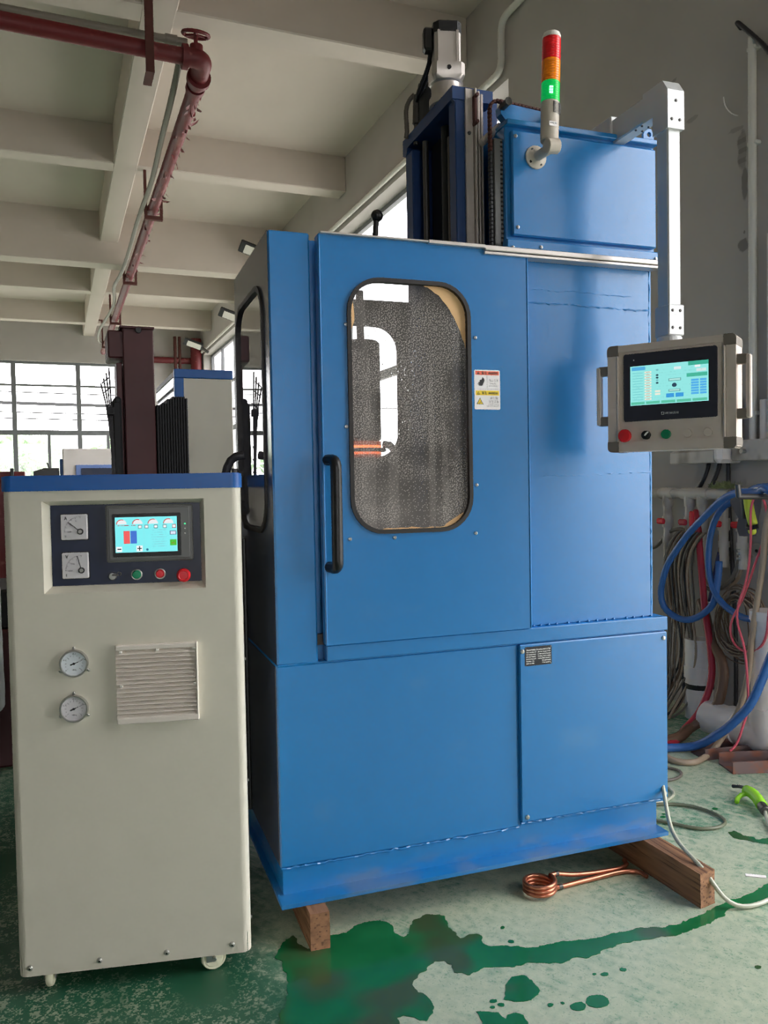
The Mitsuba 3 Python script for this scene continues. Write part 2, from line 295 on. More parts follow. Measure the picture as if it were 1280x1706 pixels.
def window(name, axis, at, a0, a1, z0, z1, vert, horiz, thick=.05, depth=.06, extra=(), pane=True):
    k = fresh(name)
    labels[k] = {'kind': 'structure'}
    def bar(p0, p1, q0, q1, nm='mullion'):
        put(nm, rbox(at - depth / 2, at + depth / 2, p0, p1, q0, q1) if axis == 'u' else rbox(p0, p1, at - depth / 2, at + depth / 2, q0, q1), FRAME, k)
    for p in (a0, a1 - thick): bar(p, p + thick, z0, z1, 'frame')
    for q in (z0, z1 - thick): bar(a0 + thick, a1 - thick, q, q + thick, 'frame')
    vs = [a0 + thick] + [x for x, w in vert] + [a1 - thick]
    for x, w in vert: bar(x - w / 2, x + w / 2, z0 + thick, z1 - thick)
    for z, w in horiz:
        pr = a0 + thick
        for x, w2 in list(vert) + [(a1 - thick, 0)]:
            bar(pr, x - w2 / 2, z - w / 2, z + w / 2, 'transom'); pr = x + w2 / 2
    for x0_, x1_, q0_, q1_ in extra: bar(x0_, x1_, q0_, q1_)
    if pane:
        zs = [z0 + thick] + [z for z, w in horiz] + [z1 - thick]
        for i in range(len(vs) - 1):
            for j in range(len(zs) - 1):
                put('pane', rbox(at - .001, at + .001, vs[i], vs[i + 1], zs[j], zs[j + 1]) if False else panel(axis, at, vs[i], vs[i + 1], zs[j], zs[j + 1]), GLASS, k)
    return k
def panel(axis, at, a0, a1, z0, z1):
    q = [(a0, z0), (a1, z0), (a1, z1), (a0, z1)]
    v = [room(at, a, z) if axis == 'u' else room(a, at, z) for a, z in q]
    return trimesh.Trimesh(np.array(v), [[0, 1, 2], [0, 2, 3]], process=False)
mv = [(x, .09) for x in (-3.3, -2.05, -.76, .54)]
window('window_1', 'v', VB + .12, *WBK, mv, [(2.49, .10), (3.51, .035)], extra=[(-.12, -.06, 1.05, 2.44), (-1.4, -1.34, 1.05, 2.44), (1.1, 1.16, 1.05, 2.44)])
for nm, (a0, a1, z0, z1) in (('window_2', WR[0]), ('window_3', WR[1])):
    window(nm, 'u', UR + .2, a0, a1, z0, z1, [(x, .06) for x in ((9.4, 10.5) if nm == 'window_2' else (13.5, 14.8, 16.1, 17.4))], [(2.45, .09)] + ([(3.4, .04)] if nm == 'window_3' else []))
# outdoors
struct('ground', rbox(-60, 70, -60, 80, -0.5, -0.25), CONC)
def tree(u, v, h, w, seed):
    r_ = np.random.default_rng(seed)
    k = thing('tree', 'green tree with haze put into its leaf colour outside the back windows, ' + ('nearest the left mullion' if seed == 1 else 'behind the white machine' if seed == 2 else 'left of the frame edge'), 'tree')
    put('trunk', tube([room(u, v, -.25), room(u + .1, v, h * .35), room(u - .05, v, h * .7)], .14, spline=True, step=.3), BARK, k)
    n = 1500; d = r_.normal(size=(n, 3)); d /= np.linalg.norm(d, axis=1, keepdims=True); d *= (r_.random((n, 1)) ** .4)
    lump = 0.75 + 0.5 * meshkit.fbm(d * 2.2 + seed * 9, 3)[:, None]
    c_ = np.array([room(u, v, h * .68)]) + d * lump * np.array([w, w, h * .36])
    a = r_.normal(size=(n, 3)); a /= np.linalg.norm(a, axis=1, keepdims=True); b = np.cross(a, r_.normal(size=(n, 3))); b /= np.linalg.norm(b, axis=1, keepdims=True)
    s = .10 + .09 * r_.random((n, 1))
    V = np.stack([c_ - a * s, c_ + b * s * .6, c_ + a * s, c_ - b * s * .6], 1).reshape(-1, 3)
    i = np.arange(n)[:, None] * 4
    put('foliage', trimesh.Trimesh(V, np.vstack([i + [0, 1, 2], i + [0, 2, 3]]), process=False), LEAF, k, kind='stuff')
tree(-1.0, 27, 2.9, 1.7, 1); tree(2.6, 30, 3.1, 1.7, 2); tree(-4.8, 28, 3.0, 1.7, 3)
for i, z in enumerate((4.62, 4.30, 4.28, 4.02, 3.83)):
    put('power_line', rtube([(-14, 30 + .3 * i, z + .25), (-4, 30 + .3 * i, z), (6, 30 + .3 * i, z - .12), (16, 30 + .3 * i, z + .1)], .028 if i in (1, 2) else .015, n=6, step=.5), HBLK,
        label='dark overhead power line crossing outside the back windows', cat='power line', group='power lines outside the back windows')

# ------------------------------------------------------------ the big blue machine
Mk = thing('hardening_machine', 'tall blue steel machine with a windowed sliding door, standing on two wood blocks', 'machine')
base = union(boxm(.434, 1.698, 2.128, 3.10, .102, .114), boxm(.45, 1.695, 2.185, 3.06, .11, .2))
put('base_frame', base, BLUE, Mk)
put('lower_body', boxm(.444, 1.732, 2.183, 3.10, .19, .757, .002), BLUE, Mk)
put('lower_shade_sheet', boxm(.4415, .445, 2.186, 3.08, .196, .752, .001), SHADED_BLUE, Mk, label='added dark sheet painting shade onto the lower left side')  # added sheet; its dark colour stands in for shade on the blue body
put('lower_panel', boxm(.446, 1.183, 2.179, 2.186, .194, .752, .0015), BLUE, Mk)
k = put('access_panel', boxm(1.188, 1.730, 2.168, 2.185, .206, .753, .0035), BLUE, Mk)
for x, z in ((1.197, .733), (1.714, .733), (1.208, .222), (1.716, .222)):
    put('bolt', bolt_front(x, z, 2.168, .0075, .006), STEEL, k, smooth=40)
put('ledge', boxm(.586, 1.734, 2.171, 2.40, .757, .801, .002), BLUE, Mk)
put('side_column', boxm(.447, .562, 2.179, 2.25, .755, 1.939, .004), BLUE, Mk, label='narrow blue corner post left of the door')
put('door_jamb', boxm(.556, .60, 2.215, 2.255, .757, 1.93), BLUE, Mk)
# welds along the seams
def bead(pts, r=.0035, seed=0):
    p = np.array(pts, float); s = np.r_[0, np.cumsum(np.linalg.norm(np.diff(p, axis=0), axis=1))]; t = np.linspace(0, s[-1], max(4, int(s[-1] / .012)))
    p = np.stack([np.interp(t, s, p[:, j]) for j in range(3)], 1); q = rng.normal(size=p.shape) * .0012; return tube(p + q, r, 6, spline=False)
for pts in ([(.447, 2.183, .188), (1.186, 2.183, .188)], [(1.19, 2.18, .2), (1.73, 2.18, .2)], [(.447, 2.181, .7545), (.562, 2.181, .7545)]):
    put('weld_seam', bead(np.linspace(pts[0], pts[1], 4), .0035), BLUE, Mk)
# door with window
WX0, WX1, WZ0, WZ1 = .664, 1.032, 1.112, 1.822
dpoly = sbox(.583, .803, 1.228, 1.935)
dm = plate(dpoly.difference(rrect(WX0, WX1, WZ0, WZ1, .095)), .03, 2.163)
door = put('door', dm, BLUE, Mk)
put('door_edge', boxm(1.222, 1.230, 2.1605, 2.196, .803, 1.935, .0035), BLUE, door)
put('door_edge', boxm(.581, .588, 2.161, 2.196, .803, 1.935, .003), BLUE, door)
lip = rrect(WX0 - .004, WX1 + .004, WZ0 - .004, WZ1 + .004, .099)
gm = plate(lip.difference(rrect(WX0 + .0075, WX1 - .0075, WZ0 + .0075, WZ1 - .0075, .0875)), .022, 2.156)
put('window_gasket', gm, RUBBER, door, label='black rubber gasket around the door window')
pv = rrect(WX0, WX1, WZ0, WZ1, .095)
def sheet(poly, y):
    m = trimesh.creation.extrude_polygon(poly, .001, engine='earcut'); f = m.faces[(m.face_normals[:, 2] > .5)]
    m = trimesh.Trimesh(m.vertices, f, process=True); m.apply_transform(FRONT); m.apply_translation((0, y, 0)); return m
put('window_pane', sheet(pv, 2.172), 'm_wet_pane', door, label='glass door window covered with water drops')
film = rrect(WX0 + .006, WX1 - .006, WZ0 + .006, WZ1 - .006, .09)
def torn(pts):
    p = smoothpts(pts, .012); p = p + rng.normal(size=p.shape) * .0013; return p
tr = Polygon([(.905, 1.83), *torn([(.895, 1.812), (.945, 1.785), (.985, 1.735), (1.01, 1.685), (1.028, 1.635)]).tolist(), (1.05, 1.62), (1.05, 1.84)])
bl = Polygon([(.915, 1.10), *torn([(.92, 1.122), (.955, 1.128), (.985, 1.148), (1.02, 1.165)]).tolist(), (1.05, 1.17), (1.05, 1.09)])
lf = Polygon([(.655, 1.76), *torn([(.672, 1.775), (.685, 1.74), (.681, 1.70), (.674, 1.68)]).tolist(), (.655, 1.66)])
bs = Polygon([(.75, 1.10), *torn([(.76, 1.122), (.82, 1.1235), (.88, 1.122), (.915, 1.124)]).tolist(), (.915, 1.10)])
for P in (tr, bl, lf, bs):
    q = P.buffer(0).intersection(film)
    if not q.is_empty: put('film_scrap', plate(q if q.geom_type == 'Polygon' else max(q.geoms, key=lambda g: g.area), .0006, 2.1705), KRAFT, door, label='torn tan masking film left in the window corner')
# water drops on the pane
dr_ = []
proto = trimesh.creation.icosphere(1, 1.0); proto = trimesh.Trimesh(proto.vertices, proto.faces[(proto.triangles_center[:, 2] > -.2)], process=True)
inner = rrect(WX0 + .01, WX1 - .01, WZ0 + .01, WZ1 - .06, .085)
while len(dr_) < 900:
    x, z = WX0 + rng.random() * (WX1 - WX0), WZ0 + rng.random() * (WZ1 - WZ0)
    if not inner.contains(Point(x, z)) or meshkit.fbm(np.array([x * 9, z * 9, 0.0]), 3) < .42: continue
    r = .0009 + .0014 * rng.random() ** 2
    m = proto.copy(); m.apply_scale([r, r * (1 + .4 * rng.random()), r * .5]); m.apply_transform(FRONT); m.apply_translation((x, 2.1715, z)); dr_.append(m)
put('water_drops', dr_, DROP, door, smooth=True, kind='stuff')
for x, z in ((.657, 1.692), (.653, 1.41), (.657, 1.097), (.79, 1.096), (1.052, 1.672), (1.05, 1.241), (1.045, 1.099)):
    put('screw', bolt_front(x, z, 2.163, .0055, .005), STEEL, door, smooth=40)
hb = tube(fillet([(.597, 2.166, 1.318), (.606, 2.112, 1.316), (.606, 2.112, 1.02), (.597, 2.166, 1.022)], .03), .0155, 14, spline=False)
put('handle', hb, BLACK, door, smooth=50, label='long black bar handle')
# right fixed panel with welded joints
put('right_body', boxm(1.232, 1.700, 2.20, 2.76, .80, 1.925, .002), BLUE, Mk)
rpk = put('right_panel', boxm(1.231, 1.688, 2.197, 2.203, .803, 1.92, .001), BLUE, Mk)
put('weld_seam', bead([(1.235, 2.197, 1.792), (1.40, 2.197, 1.793), (1.60, 2.197, 1.790), (1.688, 2.197, 1.791)], .0028), BLUE, rpk)
put('weld_seam', bead([(1.26, 2.198, 1.832), (1.40, 2.198, 1.834), (1.62, 2.198, 1.831)], .0014), BLUE, rpk)
put('weld_seam', bead([(1.235, 2.198, 1.263), (1.45, 2.198, 1.266), (1.69, 2.198, 1.271)], .0016), BLUE, rpk)
put('weld_seam', bead([(1.42, 2.199, 1.238), (1.55, 2.199, 1.239), (1.66, 2.199, 1.240)], .001), BLUE, rpk)
put('weld_seam', bead([(1.689, 2.199, 1.92), (1.690, 2.199, 1.82), (1.687, 2.198, 1.79), (1.690, 2.199, 1.70), (1.690, 2.199, .81)], .0022), BLUE, rpk)
for i in range(14):
    put('weld_spot', ball(.0045, (1.245 + i * .034 + rng.normal() * .004, 2.197, .803), 1), BLUE, rpk)
# left side wall with its window
SIDE = np.array([[0, 0, 1, .446], [1, 0, 0, 0], [0, 1, 0, 0], [0, 0, 0, 1.0]])       # (a, b, c) -> y=a, z=b, x
def side(poly, t, x0):
    m = trimesh.creation.extrude_polygon(poly, t, engine='earcut'); M = SIDE.copy(); M[0, 3] = x0; m.apply_transform(M); return m
sw = rrect(2.262, 2.712, 1.118, 1.822, .10)
sp = put('side_wall', side(sbox(2.186, .757, 2.745, 1.939).difference(sw), .005, .446), SHADED_BLUE, Mk, label='left side wall with a window, darkened to paint in its shade')  # real wall, with the shade put into its paint
put('window_gasket', side(sw.buffer(.006).difference(sw.buffer(-.009)), .018, .440), RUBBER, sp)
m = side(sw, .001, .4485); f = m.faces[np.abs(m.vertices[m.faces][:, :, 0] - .4485).max(1) < 1e-6]
put('window_pane', trimesh.Trimesh(m.vertices, f, process=True), GLASS, sp)
# interior
bp = sbox(.452, .757, 1.231, 1.90).difference(rrect(.56, 1.022, 1.345, 1.806, .085))
put('back_wall', plate(bp, .006, 2.74), INNER, Mk)
put('floor_tray', boxm(.455, 1.228, 2.20, 2.74, .80, .83), INNER, Mk)
put('partition', boxm(1.205, 1.228, 2.22, 2.73, .83, 1.88), INNER, Mk)
# door guide rails along the top
put('guide_rail', [boxm(.905, 1.083, 2.148, 2.166, 1.931, 1.941, .001), boxm(.586, .905, 2.150, 2.19, 1.934, 1.939, .001)], ALU, Mk)
put('guide_rail', [boxm(1.083, 1.703, 2.150, 2.20, 1.926, 1.941, .002), boxm(1.083, 1.703, 2.154, 2.195, 1.916, 1.924, .001)], ALU, Mk)
# upper switch cabinet
uc = put('upper_cabinet', boxm(1.196, 1.742, 2.236, 2.75, 1.94, 2.335, .003), BLUE, Mk)
put('roof_lip', boxm(1.193, 1.745, 2.212, 2.755, 2.330, 2.345, .002), BLUE, uc)
k = put('front_panel', boxm(1.212, 1.738, 2.219, 2.238, 2.000, 2.317, .004), BLUE, uc)
put('skirt', boxm(1.186, 1.742, 2.209, 2.24, 1.943, 1.985, .003), BLUE, uc)
for x, z, y in ((1.224, 2.297, 2.219), (1.228, 2.024, 2.219), (1.302, 1.966, 2.209), (1.725, 1.962, 2.209), (1.205, 1.958, 2.209)):
    put('bolt', bolt_front(x, z, y, .006, .006), STEEL, uc, smooth=40)
put('lifting_lug', plate(Polygon([(1.702, 2.34), (1.742, 2.34), (1.742, 2.37), (1.732, 2.388), (1.712, 2.388), (1.702, 2.37)]).difference(Point(1.724, 2.37).buffer(.008)), .01, 2.235), BLUE, uc)
# chain bracket, chain, wiring duct
brk = Polygon([(1.186, 2.393), (1.205, 2.405), (1.39, 2.392), (1.385, 2.335), (1.215, 2.335), (1.205, 2.355), (1.19, 2.372)])
cb = put('chain_bracket', plate(brk, .03, 2.245), BLUE, Mk)
for x, z in ((1.196, 2.392), (1.352, 2.377)):
    put('pin', [rod((x, 2.205, z), (x, 2.25, z), .011), torus(.0105, .002, (x, 2.206, z), (0, 1, 0))], DSTEEL, cb, smooth=40)
path = fillet([(1.160, 2.262, 1.95), (1.160, 2.262, 2.418), (1.40, 2.262, 2.402)], .035, 8); path = np.array(path)
s = np.r_[0, np.cumsum(np.linalg.norm(np.diff(path, axis=0), axis=1))]
for i, t in enumerate(np.arange(0.004, s[-1], .0125)):
    p = np.array([np.interp(t, s, path[:, j]) for j in range(3)])
    q = np.array([np.interp(min(t + .004, s[-1]), s, path[:, j]) for j in range(3)]) - p
    m = boxm(-.0055, .0055, -.009, .009, -.0042, .0042, .0015); M = np.eye(4); d = q / np.linalg.norm(q) if np.linalg.norm(q) > 1e-6 else np.array([1., 0, 0])
    M[:3, 0], M[:3, 1], M[:3, 2] = d, (0, 1, 0), np.cross(d, (0, 1, 0)); M[:3, 3] = p; m.apply_transform(M)
    put('chain_link', m, RUST if i > 24 else DGREY, Mk)
wd = put('wiring_duct', boxm(1.168, 1.204, 2.250, 2.290, 1.945, 2.298, .002), GREYP, Mk, label='grey slotted wiring duct')
for i in range(25):
    z = 1.953 + i * .0138; put('slot', boxm(1.188, 1.197, 2.2485, 2.252, z, z + .0055), BLACK, wd)
put('strut', tube([(1.150, 2.30, 2.30), (1.215, 2.30, 2.36)], .012, spline=False), ALU, Mk)
# lifting column
col = put('lift_column', [boxm(1.078, 1.110, 2.335, 2.385, 1.0, 2.475, .003), boxm(1.070, 1.25, 2.68, 2.745, .85, 2.42, .004), boxm(1.20, 1.25, 2.385, 2.68, .85, 2.475)], SHADED_COLUMN, Mk)
tp = Polygon([(2.332, 2.44), (2.332, 2.479), (2.765, 2.479), (2.765, 2.425), (2.735, 2.41), (2.72, 2.44)])
m = trimesh.creation.extrude_polygon(tp, .14, engine='earcut'); M = SIDE.copy(); M[0, 3] = 1.068; m.apply_transform(M)
put('top_plate', m, SHADED_COLUMN, col)
put('front_gusset', plate(Polygon([(1.068, 2.479), (1.112, 2.479), (1.112, 2.40), (1.094, 2.42), (1.068, 2.44)]), .012, 2.336), SHADED_COLUMN, col)
for y in (2.42, 2.63): put('guide_rod', rod((1.10, y, 1.0), (1.10, y, 2.43 if y > 2.5 else 2.36), .011, 14), DSTEEL, col, smooth=40)
put('ball_screw', rod((1.13, 2.525, 1.0), (1.13, 2.525, 2.44), .016, 14), DGREY, col, smooth=40)
put('slide_plate', boxm(1.14, 1.20, 2.40, 2.67, 1.0, 2.43), BLACK, col)
ap = put('face_plate', boxm(1.110, 1.137, 2.328, 2.40, 1.0, 2.476, .002), ALU, col, label='pale bare aluminium strip')
for i in range(3):
    put('rail', boxm(1.1385 + i * .0125, 1.1455 + i * .0125, 2.318 + .004 * i, 2.40, 1.0, 2.476 - .006 * i, .0015), ALU, col)
put('stop_block', [boxm(1.134, 1.143, 2.312, 2.33, 2.36, 2.452, .002), rod((1.139, 2.30, 2.448), (1.139, 2.33, 2.448), .006), rod((1.139, 2.30, 2.366), (1.139, 2.33, 2.366), .006)], RUST, col)
put('bolt', bolt_front(1.122, 2.338, 2.328, .006, .008), DSTEEL, col, smooth=40)
# servo motor on top of the column
def prism(poly, z0, z1, at): m = trimesh.creation.extrude_polygon(poly, z1 - z0, engine='earcut'); m.apply_translation((at[0], at[1], z0)); return m
sq = lambda h, r: Polygon([(-h, -h + r), (-h + r, -h), (h - r, -h), (h, -h + r), (h, h - r), (h - r, h), (-h + r, h), (-h, h - r)])
MC = (1.113, 2.475)
def rotz(m, a, at): m.apply_transform(trimesh.transformations.rotation_matrix(a, (0, 0, 1), (at[0], at[1], 0))); return m
ra = math.radians(-14)
sm = put('servo_motor', [rotz(prism(sq(.043, .012), 2.60, 2.705, MC), ra, MC)], ALU, Mk, label='pale servo motor with a black cap on top of the column')
for s1, s2 in ((1, -1), (-1, -1), (1, 1), (-1, 1)):
    put('fin', rotz(boxm(MC[0] + s1 * .030 - .004, MC[0] + s1 * .030 + .004, MC[1] + s2 * .045 - .003, MC[1] + s2 * .045 + .003, 2.60, 2.705), ra, MC), ALU, sm)
put('end_cap', [rotz(prism(sq(.046, .016), 2.703, 2.735, MC), ra, MC), rotz(boxm(MC[0] - .075, MC[0] - .044, MC[1] - .02, MC[1] + .02, 2.655, 2.728, .006), ra, MC), rotz(boxm(MC[0] - .018, MC[0] + .02, MC[1] - .02, MC[1] + .02, 2.73, 2.742, .004), ra, MC)], BLACK, sm)
gb = trimesh.convex.convex_hull(np.vstack([rotz(prism(sq(.054, .014), 2.565, 2.602, MC), ra, MC).vertices, lathe([(0, 2.545), (.045, 2.545), (.045, 2.55), (0, 2.55)], (*MC, 0)).vertices]))
put('gearbox', [gb, lathe([(0, 2.479), (.058, 2.479), (.058, 2.50), (.05, 2.515), (.05, 2.545), (.055, 2.55), (0, 2.55)], (*MC, 0), n=28)], ALU, sm, smooth=35)
put('port', lathe([(0, 0), (.007, 0), (.007, .002), (0, .002)], (MC[0] - .013, MC[1] - .053, 2.583), (-.24, -.97, 0)), BLACK, sm)
d2 = put('drive_motor', [rod((1.135, 2.64, 2.479), (1.135, 2.64, 2.635), .052, 24), rod((1.135, 2.64, 2.62), (1.135, 2.64, 2.645), .045, 24)], DGREY, Mk, smooth=40, label='dark cylindrical motor behind the servo motor')
put('connector', [rod((1.082, 2.665, 2.50), (1.086, 2.665, 2.60), .014), rod((1.080, 2.668, 2.43), (1.082, 2.665, 2.50), .009)], DSTEEL, d2, smooth=40)
for dx in (0, .012):
    put('cable', tube([(MC[0] - .068 + dx, 2.48, 2.69 - dx), (1.075 + dx, 2.53, 2.645), (1.072 + dx, 2.60, 2.60), (1.080 + dx, 2.655, 2.575)], .006), HBLK, sm, smooth=True)
put('cable', tube([(1.090, 2.70, 2.62), (1.070, 2.72, 2.59), (1.064, 2.715, 2.53), (1.062, 2.715, 2.47)], .008), HGREY, d2, smooth=True)
# ball lever on top
lv = put('ball_lever', rod((.850, 2.5, 1.90), (.870, 2.5, 2.105), .0105, 12, .0085), BLACK, Mk, smooth=40, label='black ball-ended lever sticking up above the door')
put('knob', ball(.0195, (.872, 2.5, 2.114), 3), BLACK, lv, smooth=True)
# heated workpiece inside
wp = thing('workpiece', 'dark steel roller glowing orange at its lower end behind the door window', 'workpiece')
put('shaft', [rod((.795, 2.46, 1.385), (.795, 2.46, 1.70), (.060), 32), rod((.795, 2.46, 1.70), (.795, 2.46, 1.86), .012, 16)], mat('scaled_steel', pri(srgb(84, 76, 74), 0.5, 0.4)), wp, smooth=40)
scene['m_hot'] = pri(srgb(120, 40, 20), .5)
for z0, z1, e_ in ((1.335, 1.343, .2), (1.343, 1.351, 1.4), (1.351, 1.360, .35), (1.360, 1.371, 3.0), (1.371, 1.384, .3)):
    k = put('hot_band', lathe([(0, z0), ((.059), z0), ((.059), z1), (0, z1)], (.795, 2.46, 0), n=32), 'm_hot', wp, smooth=40, label='glowing orange band')
    scene[k]['emitter'] = {'type': 'area', 'radiance': rgb([1.0 * e_ * E0, .17 * e_ * E0, .05 * e_ * E0])}
put('lower_shaft', rod((.795, 2.46, .83), (.795, 2.46, 1.334), .057, 32), INNER, wp, smooth=40)
ik = thing('quench_spray_ring', 'dark ring and elbow pipe around the glowing workpiece', 'induction coil')
put('ring', torus(.070, .006, (.795, 2.46, 1.357), n=40), DSTEEL, ik, smooth=True)
put('elbow_pipe', tube([(.862, 2.45, 1.375), (.885, 2.45, 1.372), (.905, 2.46, 1.35), (.91, 2.47, 1.30), (.91, 2.47, .84)], .012), DSTEEL, ik, smooth=True)

# warning label and nameplate (printed, flat)
wk = put('warning_label', plate(rrect(1.047, 1.131, 1.463, 1.579, .004), .0008, 2.1622), PAPER, Mk, label='white warning label with orange and yellow headers')
Y0 = 2.1619
def flat(poly, m, nm='print', y=Y0, par=None): put(nm, plate(poly, .0004, y), m, par or wk)
flat(sbox(1.0505, 1.564, 1.1275, 1.5755), ORANGE, 'header'); flat(sbox(1.0505, 1.5045, 1.1275, 1.5185), YELLOW, 'header')
flat(sbox(1.047, 1.5222, 1.131, 1.5228), INKG, 'rule'); flat(sbox(1.0885, 1.526, 1.0892, 1.563), INKG, 'rule')
Y1 = 2.1614
tri = lambda x, z, h: Polygon([(x - h * .6, z), (x + h * .6, z), (x, z + h)])
flat(tri(1.060, 1.566, .0075).difference(sbox(1.0596, 1.568, 1.0604, 1.571)), INK, 'symbol', Y1); flat(tri(1.060, 1.507, .0085).difference(tri(1.060, 1.5085, .005)), INK, 'symbol', Y1)
hand = Polygon([(1.074, 1.558), (1.0785, 1.553), (1.080, 1.548), (1.077, 1.540), (1.073, 1.5325), (1.0675, 1.5315), (1.066, 1.533), (1.063, 1.5325), (1.0605, 1.535), (1.0635, 1.5365), (1.058, 1.536), (1.0575, 1.538), (1.063, 1.5395), (1.059, 1.541), (1.0595, 1.543), (1.0655, 1.5435), (1.063, 1.547), (1.065, 1.549), (1.0705, 1.550)])
flat(hand, INK, 'hand_symbol', Y0)
flat(tri(1.0645, 1.478, .019).difference(tri(1.0645, 1.4795, .0145)), INK, 'symbol'); flat(tri(1.0645, 1.4795, .0145), YELLOW, 'symbol')
flat(affinity.rotate(sbox(1.0595, 1.4825, 1.0695, 1.484), 30), INK, 'symbol', Y1)
# stroke characters on a 10 x 10 grid, drawn as thin bars
CH = {'警': '1.9,5,9;3,10,3,8;6.5,10,6.5,8;1,7,9,7;3,6,8,6;3,5,8,5;2,4,8,4;3,3,8,3;3,3,3,0;8,3,8,0;3,0,8,0', '告': '3,10,2,7;2,8,8.5,8;5,10,5,5.5;.5,5.5,9.5,5.5;2.5,3.8,7.5,3.8;2.5,3.8,2.5,0;7.5,3.8,7.5,0;2.5,0,7.5,0',
      '当': '5,10,5,6.5;2,9,3.5,7;8,9,6.5,7;1.5,6,8.5,6;8.5,6,8.5,0;2,3,8.5,3;1.5,0,8.5,0', '心': '1,5,2,1.5;3.5,7,3.5,1;3.5,1,7.5,1;7.5,1,7.8,3;5,8,6,6;8,6.5,9.5,3', '伤': '2.5,10,.5,6;1.8,7.5,1.8,0;5,10,3.5,7;4.5,8.5,9.5,8.5;4,5.5,9,5.5;9,5.5,8,0;6.5,8,4,0', '手': '8,10,2,9;1.5,7,8.5,7;.5,4.5,9.5,4.5;5,9.5,5,0;5,0,3.5,1',
      '请': '1,9,2,8;1,6,2.5,6;2.5,6,2.5,1;2.5,1,3.5,2;4,9,9,9;4.5,7.5,8.5,7.5;3.8,6,9.5,6;6.5,10,6.5,6;4.5,5,8.5,5;4.5,5,4.5,0;8.5,5,8.5,0;4.5,3.2,8.5,3.2;4.5,1.8,8.5,1.8', '定': '5,10,5,9;1,8.5,9,8.5;1,8.5,1,7;9,8.5,9,7;2.5,6.5,7.5,6.5;5,6.5,5,1;5,3.8,8,3.8;2.8,4.5,1,0;2.5,2,9.5,.5', '期': '1,8.5,5,8.5;2,10,2,2.5;4.2,10,4.2,2.5;.5,2.5,5.5,2.5;2,6.5,4.2,6.5;2,4.5,4.2,4.5;6.5,9,6.5,0;6.5,9,9.2,9;9.2,9,9.2,0;6.5,6,9.2,6;6.5,3.5,9.2,3.5',
      '检': '2,10,2,0;.5,7,3.5,7;6.5,10,4,6.5;6.5,10,9.5,6.5;5,6,8,6;5,4.5,5.5,2;6.7,5,6.7,2.5;8.5,4.5,7.5,1;4,.5,9.5,.5', '查': '.5,8,9.5,8;5,10,5,6;5,8,1,5.5;5,8,9,5.5;3,5,7,5;3,5,3,1.5;7,5,7,1.5;3,3.3,7,3.3;3,1.8,7,1.8;.5,0,9.5,0', '设': '1,9,2.2,8;.8,6,2.5,6;2.5,6,2.5,1;2.5,1,3.8,2.2;5,9.5,4,6;5,9.5,8,9.5;8,9.5,9.3,6.5;4.5,5,8.5,5;8.5,5,4,0;5.3,3.8,9.5,0', '备': '4,10,1,7;3.5,9,8,9;8,9,1,5;3,7.5,9.5,5;2.5,4.5,7.5,4.5;2.5,4.5,2.5,0;7.5,4.5,7.5,0;2.5,2.3,7.5,2.3;2.5,0,7.5,0;5,4.5,5,0'}
def glyphs(s, x, z, h, m, y=Y1, par=None):
    out = []
    for i, ch in enumerate(s):
        for st in CH[ch].split(';'):
            v = [float(a) for a in st.split(',')]
            if len(v) == 3: v = [v[0], v[1], v[2], v[1]] if False else [1.0, 9.0, 9.0, 9.0]
            out.append(LineString([(x + (i * 11 + v[0]) * h / 10, z + v[1] * h / 10), (x + (i * 11 + v[2]) * h / 10, z + v[3] * h / 10)]).buffer(h * .045, cap_style='flat'))
    from shapely import union_all
    put('lettering', plate(union_all(out), .0004, y), m, par or wk)
glyphs('警告', 1.070, 1.5655, .0085, INK); glyphs('警告', 1.070, 1.507, .0085, INK)
for z in (1.5665, 1.5078): put('lettering', text('WARNING', .0062, 1.0925, z, Y1 + .0004, .0004, True, w=.031), INK, wk)
glyphs('当心伤手', 1.0935, 1.5445, .0075, INKG, Y0); glyphs('请定期', 1.097, 1.4925, .008, INKG, Y0); glyphs('检查设备', 1.0925, 1.4825, .008, INKG, Y0)
for s_, x, z, h, w in (('WARNING', 1.098, 1.537, .0034, .021), ('HAND INJURY', 1.0945, 1.5305, .0034, .030), ('PLEASE CHECK', 1.0925, 1.4765, .003, .034), ('EQUIPMENT REGULARLY', 1.086, 1.4715, .003, .042)):
    put('lettering', text(s_, h, x, z, Y0 + .0004, .0004, w=w), INKG, wk)
nk = put('nameplate', plate(rrect(1.206, 1.299, .687, .745, .002), .001, 2.1672), mat('plate_black', pri(srgb(24, 24, 34), .4)), Mk, label='small black nameplate with rows of white lettering')
PWH = mat('plate_white', pri(srgb(232, 230, 230), .5))
rows = [('Quench Heating Tempering Machine Tool', None), ('Name  machine tool', 'Machine  model number'), ('Max workpiece length', 'Quenching length'), ('Max load capacity', 'Moving speed range'), ('Input power supply kW', 'Heating Rate frequency'), ('Number  No.', 'Manufacturing'), ('Date of make', 'Company')]
for i, (a, b) in enumerate(rows):
    z = .7335 - i * .0068
    put('lettering', text(a, .0034 if i else .0042, 1.210, z, 2.1672, .0005, True, w=.085 if i == 0 else .034 if i < 5 else .028), PWH, nk)
    if b: put('lettering', text(b, .0034, 1.250 if i < 5 else 1.265, z, 2.1672, .0005, True, w=.045 if i < 5 else .03), PWH, nk)
for x, z in ((1.209, .690), (1.296, .690), (1.209, .742), (1.296, .742)): put('rivet', ball(.0012, (x, 2.167, z), 1), STEEL, nk)

